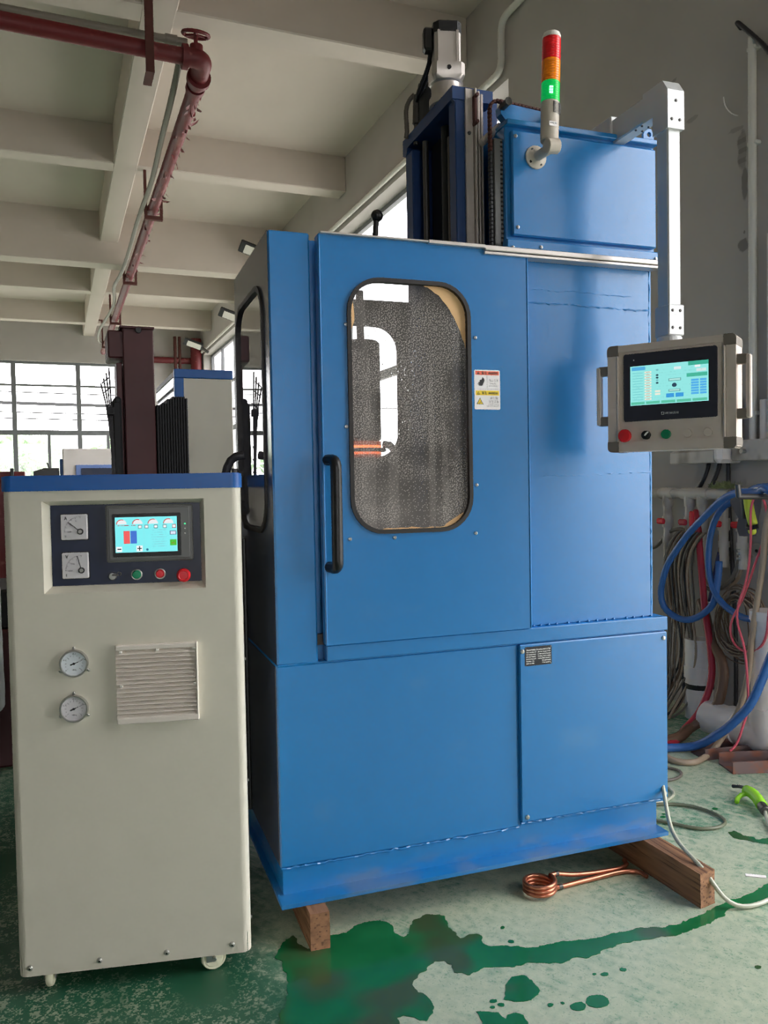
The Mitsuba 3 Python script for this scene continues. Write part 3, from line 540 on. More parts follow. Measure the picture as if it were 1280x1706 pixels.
# ------------------------------------------------------------ signal light tower
st = thing('signal_tower_light', 'red amber and lit green signal light tower mounted on the upper blue cabinet', 'signal light')
LEAN = trimesh.transformations.rotation_matrix(math.radians(2.2), (0, 1, 0), (1.288, 2.13, 2.255))
def tl(prof): m = lathe(prof, (1.288, 2.13, 0), n=32); m.apply_transform(LEAN); return m
def lens(z0, z1, n_=9, r=.0263):
    pr_ = [(0, z0), (r, z0)]
    for i in range(n_):
        za = z0 + (z1 - z0) * i / n_; dz = (z1 - z0) / n_; pr_ += [(r, za + .001), (r + .0011, za + dz * .35), (r + .0011, za + dz * .65), (r - .0002, za + dz * .95)]
    return pr_ + [(r, z1), (0, z1)]
bk = put('stem', tl([(0, 2.253), (.026, 2.253), (.0268, 2.257), (.0268, 2.366), (0, 2.366)]), IVORY, st, smooth=40)
for i in range(8):
    m = boxm(1.272, 1.304, 2.1025, 2.1055, 2.328 + i * .0042, 2.3295 + i * .0042); m.apply_transform(trimesh.transformations.rotation_matrix(.35, (0, 0, 1), (1.288, 2.13, 0))); m.apply_transform(LEAN); put('vent_slot', m, DGREY, bk)
m = boxm(1.270, 1.296, 2.1018, 2.1035, 2.287, 2.300); m.apply_transform(LEAN); put('type_label', m, PAPER, bk)
m = text('SIGNAL 24V', .003, 1.272, 2.294, 2.1018, w=.022); m.apply_transform(LEAN); put('lettering', m, INK, bk)
g = put('green_lens', tl(lens(2.366, 2.424)), 'm_green_lit', st, smooth=30, label='lit green lens segment')
scene['m_green_lit'] = pri(srgb(10, 190, 60), .2)
scene[g]['emitter'] = {'type': 'area', 'radiance': rgb([0.0, .20 * E0, .05 * E0])}
scene['m_led_white'] = pri(srgb(200, 255, 230), .3)
for z_ in (2.384, 2.392, 2.400):
    m = boxm(1.276, 1.288, 2.1005, 2.1025, z_ - .0032, z_ + .0032, .001); m.apply_transform(trimesh.transformations.rotation_matrix(-.25, (0, 0, 1), (1.288, 2.13, 0))); m.apply_transform(LEAN)
    k = put('led', m, 'm_led_white', g, label='bright white green light source')
    scene[k]['emitter'] = {'type': 'area', 'radiance': rgb([.40 * E0, 1.2 * E0, .8 * E0])}
put('amber_lens', tl(lens(2.424, 2.488)), LAMB, st, smooth=30); put('red_lens', tl(lens(2.488, 2.552)), LRED, st, smooth=30)
put('cap', tl([(0, 2.552), (.0275, 2.552), (.0275, 2.558), (.024, 2.567), (.012, 2.571), (0, 2.5715)]), WHITE, st, smooth=30)
put('elbow', [rod((1.268, 2.115, 2.232), (1.308, 2.115, 2.236), .022, 24), rod((1.292, 2.13, 2.24), (1.289, 2.13, 2.258), .017, 20), rod((1.290, 2.12, 2.232), (1.290, 2.20, 2.238), .015, 20)], IVORY, st, smooth=40)
fk = put('wall_flange', lathe([(0, 0), (.035, 0), (.035, .006), (.022, .011), (.016, .02), (0, .02)], (1.292, 2.219, 2.240), (0, -1, 0), 32), IVORY, st, smooth=40)
for a in (.6, 2.2, 3.8, 5.3): put('screw', lathe([(0, 0), (.004, 0), (.004, .002), (0, .002)], (1.292 + .026 * math.cos(a), 2.211, 2.240 + .026 * math.sin(a)), (0, -1, 0), 10), BLACK, fk)

# ------------------------------------------------------------ control pendant on its swing arm
cp = thing('control_pendant', 'operator touch panel with two side handles hanging from a white swing arm', 'control panel')
px0, px1, py0, py1 = 1.584, 1.630, 1.971, 2.022
put('pole', boxm(px0, px1, py0, py1, 1.70, 2.33, .004), ARM, cp)
eb = Polygon([(1.962, 2.262), (1.962, 2.372), (1.985, 2.405), (2.075, 2.405), (2.075, 2.318), (2.030, 2.318), (2.030, 2.262)])
m = trimesh.creation.extrude_polygon(eb, .058, engine='earcut'); M = SIDE.copy(); M[0, 3] = 1.578; m.apply_transform(M)
e = put('arm_elbow', m, ARM, cp)
for x, z in ((1.592, 2.288), (1.620, 2.288), (1.607, 2.342)): put('screw', bolt_front(x, z, 1.962, .0045, .003), DSTEEL, e, smooth=40)
ab = put('arm_beam', boxm(px0, px1, 2.04, 2.30, 2.325, 2.40, .004), ARM, cp)
put('arm_joint', [boxm(1.576, 1.638, 2.235, 2.36, 2.33, 2.412, .004), rod((1.607, 2.33, 2.33), (1.607, 2.33, 2.412), .034, 24), rod((1.607, 2.33, 2.344), (1.607, 2.33, 2.335), .04, 24)], ARM, cp)
for y in (2.10, 2.13): 
    for x in (1.594, 1.618): put('screw', lathe([(0, 0), (.004, 0), (.003, .003), (0, .003)], (x, y, 2.325), (0, 0, -1), 10), DSTEEL, ab)
put('pole_socket', [boxm(1.579, 1.635, 1.964, 2.028, 1.668, 1.758, .003), rod((1.607, 1.996, 1.642), (1.607, 1.996, 1.668), .036, 28)], ARM, cp)
for x in (1.593, 1.620):
    for z in (1.690, 1.740): put('screw', bolt_front(x, z, 1.964, .0045, .003), DSTEEL, cp, smooth=40)
th = math.radians(-53.6); HC = np.array([1.548, 1.924, 1.487]); HU = np.array([math.cos(th), math.sin(th), 0]); HN = np.array([-HU[1], HU[0], 0])
HM = np.eye(4); HM[:3, 0], HM[:3, 1], HM[:3, 2], HM[:3, 3] = HU, HN, (0, 0, 1), HC           # local x along the front, y away from the viewer, z up
def L(m): m = m.copy(); m.apply_transform(HM); return m
w2, h2 = .1785, .156
hs = put('housing', L(boxm(-w2, w2, .004, .085, -h2, h2, .006)), HMIALU, cp)
put('neck', rod((1.607, 1.996, 1.63), (1.607, 1.996, 1.650), .045, 28), DGREY, cp, smooth=40)
fr = rrect(-w2, w2, -h2, h2, .012).difference(sbox(-w2 + .026, -h2 + .030, w2 - .026, h2 - .020))
put('front_frame', L(plate(fr, .010, -.004)), HMIALU, cp)
for sx in (-1, 1):
    for sz in (-1, 1):
        xs, zs = sorted((sx * (w2 + .01), sx * (w2 - .032))), sorted((sz * (h2 + .01), sz * (h2 - .030)))
        c0 = rrect(-w2 - .001, w2 + .001, -h2 - .001, h2 + .001, .013).intersection(sbox(xs[0], zs[0], xs[1], zs[1]))
        put('corner_cap', L(plate(c0, .0895, -.006)), HMICORNER, cp)
    put('edge_profile', L(boxm(sx * (w2 - .030) - .003, sx * (w2 - .030) + .003, -.008, .006, -h2 + .03, h2 - .03, .002)), HMIALU, cp)
put('face_plate', L(boxm(-w2 + .026, w2 - .026, .001, .008, -h2 + .028, h2 - .018)), HMIALU, cp)
BX, BZ = 0.0, .030
bz = put('screen_bezel', L(plate(rrect(BX - .130, BX + .130, BZ - .098, BZ + .098, .006), .010, -.006)), mat('bezel_slate', pri(srgb(46, 48, 60), .35)), cp, label='dark slate touch screen bezel')
sx0, sx1, sz0, sz1 = BX - .110, BX + .108, BZ - .053, BZ + .061
put('lettering', L(text('WEINVIEW', .006, BX - .012, BZ - .083, -.006, w=.038)), mat('logo_white', pri(srgb(205, 208, 212), .5)), bz)
put('logo', L(plate(sbox(BX - .022, BZ - .084, BX - .014, BZ - .076).difference(sbox(BX - .0205, BZ - .0825, BX - .0155, BZ - .0775)), .0006, -.0066)), 'm_logo_white', bz)
put('led', L(bolt_front(BX - .100, BZ + .079, -.006, .0018, .001)), PAPER, bz)
def rectf(a, b, x0, x1, z0, z1): return (a > x0) & (a < x1) & (b > z0) & (b < z1)
def ui_pendant(p, n, uv):
    a = ((p.x - HC[0]) * HU[0] + (p.y - HC[1]) * HU[1] - sx0) / (sx1 - sx0); b = (p.z - HC[2] - sz0) / (sz1 - sz0)
    c = mi.Color3f(*srgb(150, 236, 232))
    def put_(c, x0, x1, z0, z1, col): return dr.select(rectf(a, b, x0, x1, z0, z1), mi.Color3f(*srgb(*col)), c)
    c = put_(c, .02, .20, .885, .975, (86, 178, 226))
    for i in range(11):
        z = .845 - i * .068; c = put_(c, .19, .28, z - .045, z, (238, 240, 222)); c = put_(c, .21, .26, z - .028, z - .016, (150, 160, 150)); c = put_(c, .03, .17, z - .03, z - .022, (84, 180, 190))
    for z in (.86, .73, .665, .60, .535):
        d = dr.square((a - .355) / .017) + dr.square((b - z) / .024); c = dr.select(d < 1, mi.Color3f(*(srgb(40, 70, 86) if z in (.73, .665, .535) else srgb(120, 190, 196))), c)
    for z in (.35, .28): c = put_(c, .325, .395, z - .05, z, (238, 240, 222))
    c = put_(c, .57, .66, .83, .90, (226, 244, 244)); c = put_(c, .83, .90, .84, .90, (240, 248, 250)); c = put_(c, .85, .97, .74, .81, (214, 236, 236))
    c = put_(c, .50, .66, .55, .62, (104, 168, 166)); c = put_(c, .51, .65, .565, .61, (178, 232, 226)); c = put_(c, .50, .65, .29, .35, (104, 168, 166)); c = put_(c, .51, .64, .305, .34, (178, 232, 226))
    d = dr.square((a - .575) / .03) + dr.square((b - .45) / .052); c = dr.select(d < 1, mi.Color3f(*srgb(44, 70, 92)), c)
    c = put_(c, .47, .57, .15, .25, (60, 158, 226)); c = put_(c, .59, .69, .15, .25, (60, 158, 226))
    c = put_(c, .75, 1.0, .90, 1.0, (60, 176, 150)); c = put_(c, .73, .985, .62, .71, (72, 186, 158))
    for i in range(6):
        z = .56 - i * .065; c = put_(c, .785, .88, z - .05, z, (84, 178, 238)); c = put_(c, .895, .975, z - .05, z, (84, 178, 238))
    for i in range(5): c = put_(c, .01 + i * .198, .19 + i * .198, .02, .085, (94, 198, 168))
    t = noise(a * 160, b * 18, 3.0)
    c = dr.select(rectf(a, b, .03, .97, .1, .97) & (t > .80) & (dr.abs(b * 14.7 - dr.floor(b * 14.7) - .5) < .12), c * .75, c)
    return c * 0.95 * E0
scene['m_screen'] = pri([.02, .02, .02], .25)
sc = put('display', L(sheet(sbox(sx0, sz0, sx1, sz1), -.0066)), 'm_screen', bz, uv='box', label='cyan operator screen')
scene[sc]['emitter'] = {'type': 'area', 'radiance': proc(ui_pendant)}
zb = -.110
put('emergency_stop', [L(lathe([(0, -.03), (.012, -.03), (.012, -.014), (.018, -.012), (.0195, -.004), (.017, .003), (.006, .006), (0, .006)], (-.124, -.024, zb), (0, -1, 0)))], REDP, cp, smooth=40)
ks = put('selector_switch', L(lathe([(0, 0), (.0125, 0), (.0125, .012), (.010, .014), (0, .014)], (-.066, .001, zb), (0, -1, 0))), BLACK, cp, smooth=40)
m = boxm(-.0018, .0018, -.018, -.013, -.002, .0125); m.apply_transform(trimesh.transformations.rotation_matrix(math.radians(42), (0, 1, 0))); m.apply_translation((-.066, 0, zb)); put('pointer', L(m), PAPER, ks)
put('push_button', L(lathe([(0, 0), (.0135, 0), (.0135, .007), (.012, .012), (0, .013)], (-.010, .001, zb), (0, -1, 0))), GREENP, cp, smooth=40, label='green push button')
for x in (.049, .104): put('blanking_plug', L(lathe([(0, 0), (.0125, 0), (.0115, .003), (0, .0035)], (x, .001, zb), (0, -1, 0))), HMIALU, cp, smooth=40)
for sx in (-1, 1):
    X = sx * (w2 + .030)
    hk = put('handle', L(boxm(X - .0065, X + .0065, .0, .024, -.075 + .0, .098, .003)), HMIALU, cp, label='flat aluminium side handle')
    for z in (-.063, .086): put('handle_mount', L(boxm(min(X, sx * (w2 - .002)), max(X, sx * (w2 - .002)), .002, .022, z - .014, z + .014, .002)), HMICORNER, hk)

# ------------------------------------------------------------ the cream power cabinet on casters
pc = thing('power_cabinet', 'cream cabinet on white casters with a blue top, touch screen, two meters and two gauges', 'cabinet')
CA = np.array([-.223, 2.149, 0]); ca = math.radians(-9.54)
CM = np.eye(4); CM[:3, 0], CM[:3, 1], CM[:3, 3] = (math.cos(ca), math.sin(ca), 0), (-math.sin(ca), math.cos(ca), 0), CA
def K(m): m = m.copy(); m.apply_transform(CM); return m
CW, CD = .567, .62
plan = rrect(0, CW, 0, CD, .022)
body = trimesh.creation.extrude_polygon(plan, 1.197, engine='earcut'); body.apply_translation((0, 0, .05))
rx0, rx1, rz0, rz1 = .090, .477, .995, 1.222
fr_ = trimesh.convex.convex_hull(np.array([(x, -.001, z) for x in (rx0, rx1) for z in (rz0, rz1)] + [(x, .026, z) for x in (rx0 + .0155, rx1 - .0115) for z in (rz0 + .0165, rz1 - .011)]))
body = diff(body, fr_, boxm(.008, CW - .008, .004, CD - .004, 0, .10))
put('body', K(body), BEIGE, pc, smooth=30)
top = trimesh.creation.extrude_polygon(plan.buffer(.004), .036, engine='earcut'); top.apply_translation((0, 0, 1.247))
top2 = trimesh.creation.extrude_polygon(plan.buffer(-.002), .002, engine='earcut'); top2.apply_translation((0, 0, 1.283))
put('top_cover', K(cat_([top, top2])), BLUE2, pc, smooth=30, label='blue rounded top cover')
panel_ = put('control_plate', K(boxm(rx0 + .0155, rx1 - .0115, .0245, .027, rz0 + .0165, rz1 - .011)), NAVY, pc, label='dark navy control plate')
PY = .0245
# touch screen
hb_ = Polygon([(.2365, 1.066), (.4475, 1.066), (.4475, 1.2085), (.2365, 1.2085)])
ts = put('touch_screen', [K(boxm(.2365, .4475, .012, PY, 1.066, 1.2085, .004)), K(boxm(.244, .440, .0085, .013, 1.0725, 1.202, .003))], GREYP, pc, label='grey framed touch screen')
put('bezel', K(plate(rrect(.2535, .4185, 1.0795, 1.187, .002), .003, .007)), BLACK, ts)
ux0, ux1, uz0, uz1 = .2600, .4095, 1.0905, 1.1785
def ui_cab(p, n, uv):
    q = ((p.x - CA[0]) * math.cos(ca) + (p.y - CA[1]) * math.sin(ca))
    a = (q - ux0) / (ux1 - ux0); b = (p.z - uz0) / (uz1 - uz0)
    c = mi.Color3f(*srgb(126, 238, 242))
    def put_(c, x0, x1, z0, z1, col): return dr.select(rectf(a, b, x0, x1, z0, z1), mi.Color3f(*srgb(*col)), c)
    for x in (.105, .36, .61, .86):
        d = dr.sqrt(dr.square((a - x) / .085) + dr.square((b - .80) / .14))
        up = b > .80
        c = dr.select((d < 1) & up, mi.Color3f(*srgb(232, 236, 238)), c); c = dr.select((d < 1) & (d > .84) & up & (a < x + .03), mi.Color3f(*srgb(214, 84, 84)), c)
    c = dr.select(rectf(a, b, .02, .34, .755, .775) & (noise(a * 120, 1.0, 1.0) > .45), mi.Color3f(*srgb(190, 70, 80)), c)
    for i, x in enumerate((.37, .475, .625, .77, .92)):
        c = put_(c, x, x + .06, .67, .77, (70, 90, 96) if i < 4 else (180, 60, 70)); c = put_(c, x + .007, x + .053, .685, .755, (240, 244, 244))
    c = put_(c, .135, .235, .25, .61, (238, 92, 92)); c = put_(c, .245, .345, .25, .61, (60, 112, 206))
    c = put_(c, .46, .463, .03, .74, (150, 210, 214))
    c = put_(c, .01, .105, .02, .17, (240, 246, 246)); c = put_(c, .03, .09, .085, .115, (40, 50, 56))
    c = put_(c, .335, .435, .02, .19, (240, 246, 246)); c = put_(c, .35, .42, .095, .12, (30, 40, 44)); c = put_(c, .377, .393, .045, .17, (30, 40, 44))
    d = dr.square((a - .51) / .02) + dr.square((b - .07) / .035); c = dr.select(d < 1, mi.Color3f(*srgb(40, 120, 150)), c)
    for i in range(8): c = dr.select(rectf(a, b, .58, .82, .15 + i * .066, .165 + i * .066) & (noise(a * 90, i * 3.0, 2.0) > .5), mi.Color3f(*srgb(130, 196, 206)), c)
    c = put_(c, .88, .985, .475, .585, (86, 100, 130)); c = put_(c, .892, .973, .49, .57, (214, 226, 244)); c = put_(c, .88, .985, .17, .34, (74, 190, 40))
    c = dr.select(rectf(a, b, .91, .955, .23, .25), mi.Color3f(*srgb(150, 120, 40)), c)
    return c * 1.0 * E0
ds = put('display', K(sheet(sbox(ux0, uz0, ux1, uz1), .0064)), 'm_screen', ts, uv='box', label='lit cyan screen with red and blue bars')
scene[ds]['emitter'] = {'type': 'area', 'radiance': proc(ui_cab)}
lk = put('led', K(bolt_front(.4285, 1.159, .0085, .0022, .0012)), 'm_led', ts); scene['m_led'] = pri(srgb(60, 220, 120), .3)
scene[lk]['emitter'] = {'type': 'area', 'radiance': rgb([.1 * E0, .9 * E0, .4 * E0])}
for z in (1.147, 1.135): put('led', K(bolt_front(.4285, z, .0085, .0018, .001)), PAPER, ts)
# analogue meters
def meter(name, z0, z1, letter, ang, marks, lab):
    k = put(name, K(boxm(.1305, .1930, .015, PY, z0, z1, .002)), METERW, pc, label=lab)
    put('surround', K(plate(rrect(.1285, .1950, z0 - .002, z1 + .002, .002), .002, PY - .002)), BLACK, k)
    cx, cz = .1305 + .046, z0 + .020; y = .0146
    f = lambda mm, m_, nm: put(nm, K(mm), m_, k)
    f(text(letter, .0075, .139, z1 - .013, y, .0006, True), INK, 'lettering')
    arcp = [(cx + .037 * math.cos(t), cz + .037 * math.sin(t)) for t in np.linspace(math.radians(88), math.radians(182), 14)]
    f(plate(LineString(arcp).buffer(.0004), .0004, y - .0004), INKG, 'scale_arc')
    for i, t in enumerate(np.linspace(math.radians(90), math.radians(180), 6)):
        p0 = (cx + .037 * math.cos(t), cz + .037 * math.sin(t)); p1 = (cx + .0335 * math.cos(t), cz + .0335 * math.sin(t))
        f(plate(LineString([p0, p1]).buffer(.0004), .0004, y - .0004), INKG, 'tick')
        if i % 2 == 1 and i < len(marks) * 2: f(text(marks[i // 2], .0038, cx + .028 * math.cos(t) - .003, cz + .028 * math.sin(t) - .002, y), INKG, 'lettering')
    t = math.radians(ang)
    f(plate(LineString([(cx, cz), (cx + .036 * math.cos(t), cz + .036 * math.sin(t))]).buffer(.0009), .0006, y - .002), BLACK, 'needle')
    f(lathe([(0, 0), (.0075, 0), (.0075, .003), (0, .003)], (cx, y, cz), (0, -1, 0)), BLACK, 'hub'); f(lathe([(0, 0), (.005, 0), (.0045, .0015), (0, .0015)], (cx, y - .003, cz), (0, -1, 0)), STEEL, 'hub_cap')
    f(text('R' if letter == 'A' else 'E', .0055, .139, z0 + .006, y), INK, 'lettering')
meter('ammeter', 1.1255, 1.188, 'A', 140, ['0', '50', '100'], 'white analogue meter marked A')
meter('voltmeter', 1.0295, 1.0935, 'V', 104, ['0', '300', '600'], 'white analogue meter marked V')
ksw = put('key_switch', K(lathe([(0, 0), (.0105, 0), (.0105, .004), (.0085, .007), (0, .007)], (.2486, PY, 1.0314), (0, -1, 0))), STEEL, pc, smooth=40)
put('key', [K(boxm(.2486, .2640, .011, .0135, 1.0325, 1.0365, .001)), K(torus(.0045, .0014, (.266, .0122, 1.0375), (0, 1, 0), 16, 6))], DSTEEL, ksw)
for x, m_, lab in ((.3066, GREENP, 'green push button'), (.3635, REDP, 'red push button')):
    k = put('push_button', K(lathe([(0, 0), (.0105, 0), (.0100, .009), (.0085, .012), (0, .0125)], (x, PY, 1.0335), (0, -1, 0))), m_, pc, smooth=40, label=lab)
    put('collar', K(torus(.0120, .0022, (x, PY - .002, 1.0335), (0, 1, 0), 24, 8)), STEEL, k, smooth=True)
put('emergency_stop', K(lathe([(0, 0), (.011, 0), (.011, .012), (.0165, .014), (.0175, .021), (.0155, .027), (.012, .0285), (.0105, .027), (0, .0275)], (.4225, PY, 1.0294), (0, -1, 0))), REDP, pc, smooth=40, label='large red emergency stop button')
# pressure gauges
for x, z, ang, lab, kk in ((.1557, .8227, 20, 'upper round pressure gauge', 0), (.1523, .7111, 24, 'lower round pressure gauge', 1)):
    g = put('pressure_gauge', K(lathe([(0, 0), (.034, 0), (.034, .008), (.0325, .0125), (.0298, .0125), (.0292, .007), (0, .007)], (x, 0, z), (0, -1, 0), 40)), STEEL, pc, smooth=35, label=lab)
    put('dial', K(lathe([(0, 0), (.0290, 0), (.0290, .0006), (0, .0006)], (x, -.0068, z), (0, -1, 0), 40)), GAUGE if kk == 0 else METERW, g)
    y = -.0078
    for i, t in enumerate(np.linspace(math.radians(222), math.radians(-42), 13)):
        p0 = (x + .0215 * math.cos(t), z + .0215 * math.sin(t)); p1 = (x + (.0185 if i % 2 else .017) * math.cos(t), z + (.0185 if i % 2 else .017) * math.sin(t))
        put('tick', K(plate(LineString([p0, p1]).buffer(.0004), .0004, y)), INKG, g)
    for i, (s_, t) in enumerate((('0', 222), ('0.2', 156), ('0.4', 90), ('0.6', 24), ('1', -42))):
        t = math.radians(t); put('lettering', K(text(s_, .0036, x + .0245 * math.cos(t) - .0025, z + .0245 * math.sin(t) - .0018, y + .0006)), INK, g)
    put('lettering', K(text('MPa', .0036, x - .0045, z - .017, y + .0006)), INK, g)
    t = math.radians(ang)
    put('needle', K(plate(Polygon([(x - .009 * math.cos(t) - .0016 * math.sin(t), z - .009 * math.sin(t) + .0016 * math.cos(t)), (x - .009 * math.cos(t) + .0016 * math.sin(t), z - .009 * math.sin(t) - .0016 * math.cos(t)), (x + .021 * math.cos(t), z + .021 * math.sin(t))]), .0006, y - .0015)), BLACK, g)
    put('needle_hub', K(lathe([(0, 0), (.003, 0), (.0025, .002), (0, .002)], (x, y - .001, z), (0, -1, 0), 14)), BLACK, g)
    for t in (90, 210, 330):
        t = math.radians(t); put('ear_screw', K(bolt_front(x + .0375 * math.cos(t), z + .0375 * math.sin(t), 0, .0042, .005)), STEEL, g, smooth=40)
# vent grille with its slats
gx0, gx1, gz0, gz1 = .255, .4525, .667, .862
vg = put('vent_grille', [K(boxm(gx0, gx1, -.002, .004, gz0, gz1)), K(boxm(gx1 - .0045, gx1, -.019, 0, gz0, gz1, .0015)), K(boxm(gx0, gx1, -.017, 0, gz1 - .012, gz1, .002)), K(boxm(gx0, gx1, -.019, 0, gz0, gz0 + .015, .002))], GRILLE, pc, label='square louvred vent grille')
ns = 16; pit = (gz1 - .012 - gz0 - .015) / ns
for i in range(ns):
    z = gz0 + .015 + pit * i
    pr2 = Polygon([(-.0175, z + .0005), (-.0165, z - .0008), (-.002, z + pit * .72), (-.002, z + pit * .98), (-.004, z + pit * .98)])
    m = trimesh.creation.extrude_polygon(pr2, gx1 - gx0 - .005, engine='earcut'); M = SIDE.copy(); M[0, 3] = gx0; m.apply_transform(M)
    put('slat', K(m), GRILLE, vg)
for x, z in ((gx0 + .012, gz1 - .016), (gx0 + .10, gz1 - .014), (gx1 - .008, gz1 - .014), (gx0 + .012, gz0 + .095), (gx1 - .008, gz0 + .093)): put('clip', K(boxm(x - .004, x + .004, -.018, -.004, z - .003, z + .003, .0015)), WHITE, vg)
put('rating_tag', K(boxm(gx1 - .030, gx1 - .006, -.0196, -.0185, gz0 + .003, gz0 + .010)), GRILLE, vg)
for x, z in ((.0287, .0723), (.193, .0721), (.3562, .0727), (.5193, .0745)):
    s_ = put('screw', K(bolt_front(x, z, 0, .0072, .006)), STEEL, pc, smooth=40); put('socket', K(lathe([(0, 0), (.0026, 0), (.0026, .0004), (0, .0004)], (x, -.0058, z), (0, -1, 0), 6)), BLACK, s_)
for z in (.115, .48, .80):
    put('screw', K(lathe([(0, 0), (.005, 0), (.004, .004), (0, .005)], (CW, .05, z), (1, 0, 0), 12)), STEEL, pc, smooth=40)
def caster(x, y, a):
    """A swivel caster, its wheel turned by a."""
    M = CM @ trimesh.transformations.translation_matrix((x, y, 0)) @ trimesh.transformations.rotation_matrix(a, (0, 0, 1))
    def W(m): m = m.copy(); m.apply_transform(M); return m
    k = put('caster', [W(boxm(-.020, -.004, -.0145, -.0125, .026, .088, .001)), W(boxm(-.020, .012, -.0145, -.0125, .05, .088, .001)), W(boxm(-.018, .010, .0125, .0145, .026, .088, .001)), W(boxm(-.026, .026, -.018, .018, .088, .094)), W(rod((0, -.017, .0325), (0, .017, .0325), .006, 10))], STEEL, pc)
    put('wheel', W(lathe([(0, -.009), (.022, -.009), (.024, -.007), (.0285, -.008), (.0315, -.005), (.0325, 0), (.0315, .005), (.0285, .008), (.024, .007), (.022, .009), (0, .009)], (0, 0, .0325), (0, 1, 0), 36)), IVORYW, k, smooth=35)
IVORYW = mat('wheel_nylon', pri(srgb(226, 224, 196), .4))
caster(.068, .042, math.radians(90)); caster(.470, .028, math.radians(10)); caster(.06, .55, .6); caster(.50, .55, 1.3)
put('cable_guard', K(boxm(CW + .001, CW + .012, .30, .34, .3, 1.1, .003)), BLACK, pc)
hk = thing('black_loop_hose', 'short black hose loop standing behind the blue top of the cream cabinet', 'hose')
put('hose', tube([(.365, 2.52, 1.0), (.365, 2.52, 1.20), (.368, 2.515, 1.285), (.385, 2.51, 1.33), (.425, 2.50, 1.345)], .013), HBLK, hk, smooth=True); put('fitting', rod((.395, 2.50, 1.20), (.395, 2.50, 1.305), .010), DSTEEL, hk, smooth=40)

# ------------------------------------------------------------ things on the floor
def timber(name, pts, z0, z1, lab, seed):
    """A beam from its four ground corners, rough at the edges."""
    p = np.array(pts); c = p.mean(0); V = np.vstack([np.c_[p, np.full(4, z0)], np.c_[p, np.full(4, z1)]])
    m = trimesh.convex.convex_hull(V); m = m.subdivide_to_size(.03)
    o = meshkit.fbm(m.vertices * 22 + seed, 3)[:, None] - .5; d = m.vertices - np.r_[c, (z0 + z1) / 2]; d /= np.linalg.norm(d, axis=1, keepdims=True)
    m.vertices = m.vertices + d * o * .008; m.vertices[:, 2] = np.clip(m.vertices[:, 2], 0.0005, z1)
    return put(name, m, WOOD, label=lab, cat='wood block', smooth=35)
k = timber('wood_block', [(1.612, 1.882), (1.672, 1.892), (1.652, 2.62), (1.585, 2.61)], 0.0, .101, 'long wooden block under the right end of the blue machine', 1)
k2 = timber('wood_block', [(.500, 2.082), (.553, 2.078), (.560, 2.62), (.505, 2.63)], 0.0, .101, 'short chipped wooden block under the left end of the blue machine', 2)
ic = thing('copper_coil', 'copper induction coil with two straight legs lying on the floor by the machine', 'induction coil')
ang_ = np.linspace(0, 2 * np.pi * 3, 110)
hel = np.c_[1.226 + .046 * np.cos(ang_ + .2), 2.130 + .046 * np.sin(ang_ + .2), .007 + .014 * ang_ / (2 * np.pi) * .85]
put('winding', tube(hel, .0062, 10, spline=False), COPPER, ic, smooth=True)
for pts in ([(1.268, 2.140, .042), (1.29, 2.148, .040), (1.336, 2.152, .028), (1.393, 2.150, .020), (1.499, 2.154, .012), (1.556, 2.163, .010), (1.580, 2.20, .010)], [(1.270, 2.126, .010), (1.29, 2.125, .009), (1.336, 2.128, .009), (1.44, 2.134, .009), (1.535, 2.136, .009), (1.570, 2.125, .008), (1.580, 2.085, .008)]):
    put('leg', tube(pts, .0072), COPPER, ic, smooth=True)
for x, y, z in ((1.300, 2.149, .0385), (1.300, 2.1255, .009)): put('joint', rod((x - .012, y, z), (x + .002, y, z), .0086), DSTEEL, ic, smooth=40)
put('clear_hose', tube([(1.742, 2.30, .300), (1.736, 2.24, .285), (1.722, 2.195, .262), (1.700, 2.150, .225), (1.676, 2.105, .185), (1.655, 2.055, .150), (1.645, 2.00, .128), (1.645, 1.95, .112), (1.652, 1.905, .088), (1.664, 1.872, .052), (1.690, 1.847, .020), (1.724, 1.834, .009), (1.764, 1.829, .009), (1.815, 1.836, .009), (1.891, 1.860, .009), (2.0, 1.91, .009)], .0066), HCLEAR, smooth=True, label='clear plastic hose curving down over the right wooden block', cat='hose')
put('floor_hose', tube([(1.80, 2.60, .008), (1.90, 2.565, .008), (1.987, 2.537, .008), (2.041, 2.513, .008), (2.085, 2.472, .008), (2.11, 2.411, .008), (2.113, 2.356, .008), (2.101, 2.323, .008), (2.064, 2.297, .008), (2.011, 2.293, .008), (1.962, 2.315, .008), (1.928, 2.356, .008), (1.86, 2.44, .008), (1.75, 2.55, .008)], .006), HOLIVE, smooth=True, label='thin olive hose lying in a wide loop on the floor', cat='hose')
put('floor_hose', tube([(1.74, 2.66, .03), (1.95, 2.75, .012), (2.12, 2.72, .008), (2.125, 2.655, .008), (2.10, 2.60, .008), (2.03, 2.56, .008), (1.92, 2.56, .008), (1.78, 2.60, .02)], .006), HCLEAR, smooth=True, label='short pale hose loop beside the lower corner of the machine', cat='hose')
put('floor_hose', tube([(1.78, 2.80, .02), (2.10, 2.86, .008), (2.26, 2.86, .008), (2.29, 2.80, .008), (2.24, 2.74, .008), (2.12, 2.74, .010), (1.9, 2.80, .02)], .006), HGREY, smooth=True, label='thin grey hose loop on the floor behind the machine corner', cat='hose')
ag = thing('air_gun', 'lime green air blow gun with a dark nozzle lying on the floor', 'air gun')
gd = np.array([-.04, -.28, 0]); 
put('nozzle', tube([(2.349, 2.558, .018), (2.362, 2.54, .022), (2.352, 2.50, .032), (2.335, 2.462, .036)], .0065), DGREY, ag, smooth=True)
put('body', tube([(2.337, 2.470, .034), (2.333, 2.44, .036), (2.322, 2.405, .034), (2.305, 2.37, .030), (2.29, 2.345, .028)], .021, 14), LIME, ag, smooth=True)
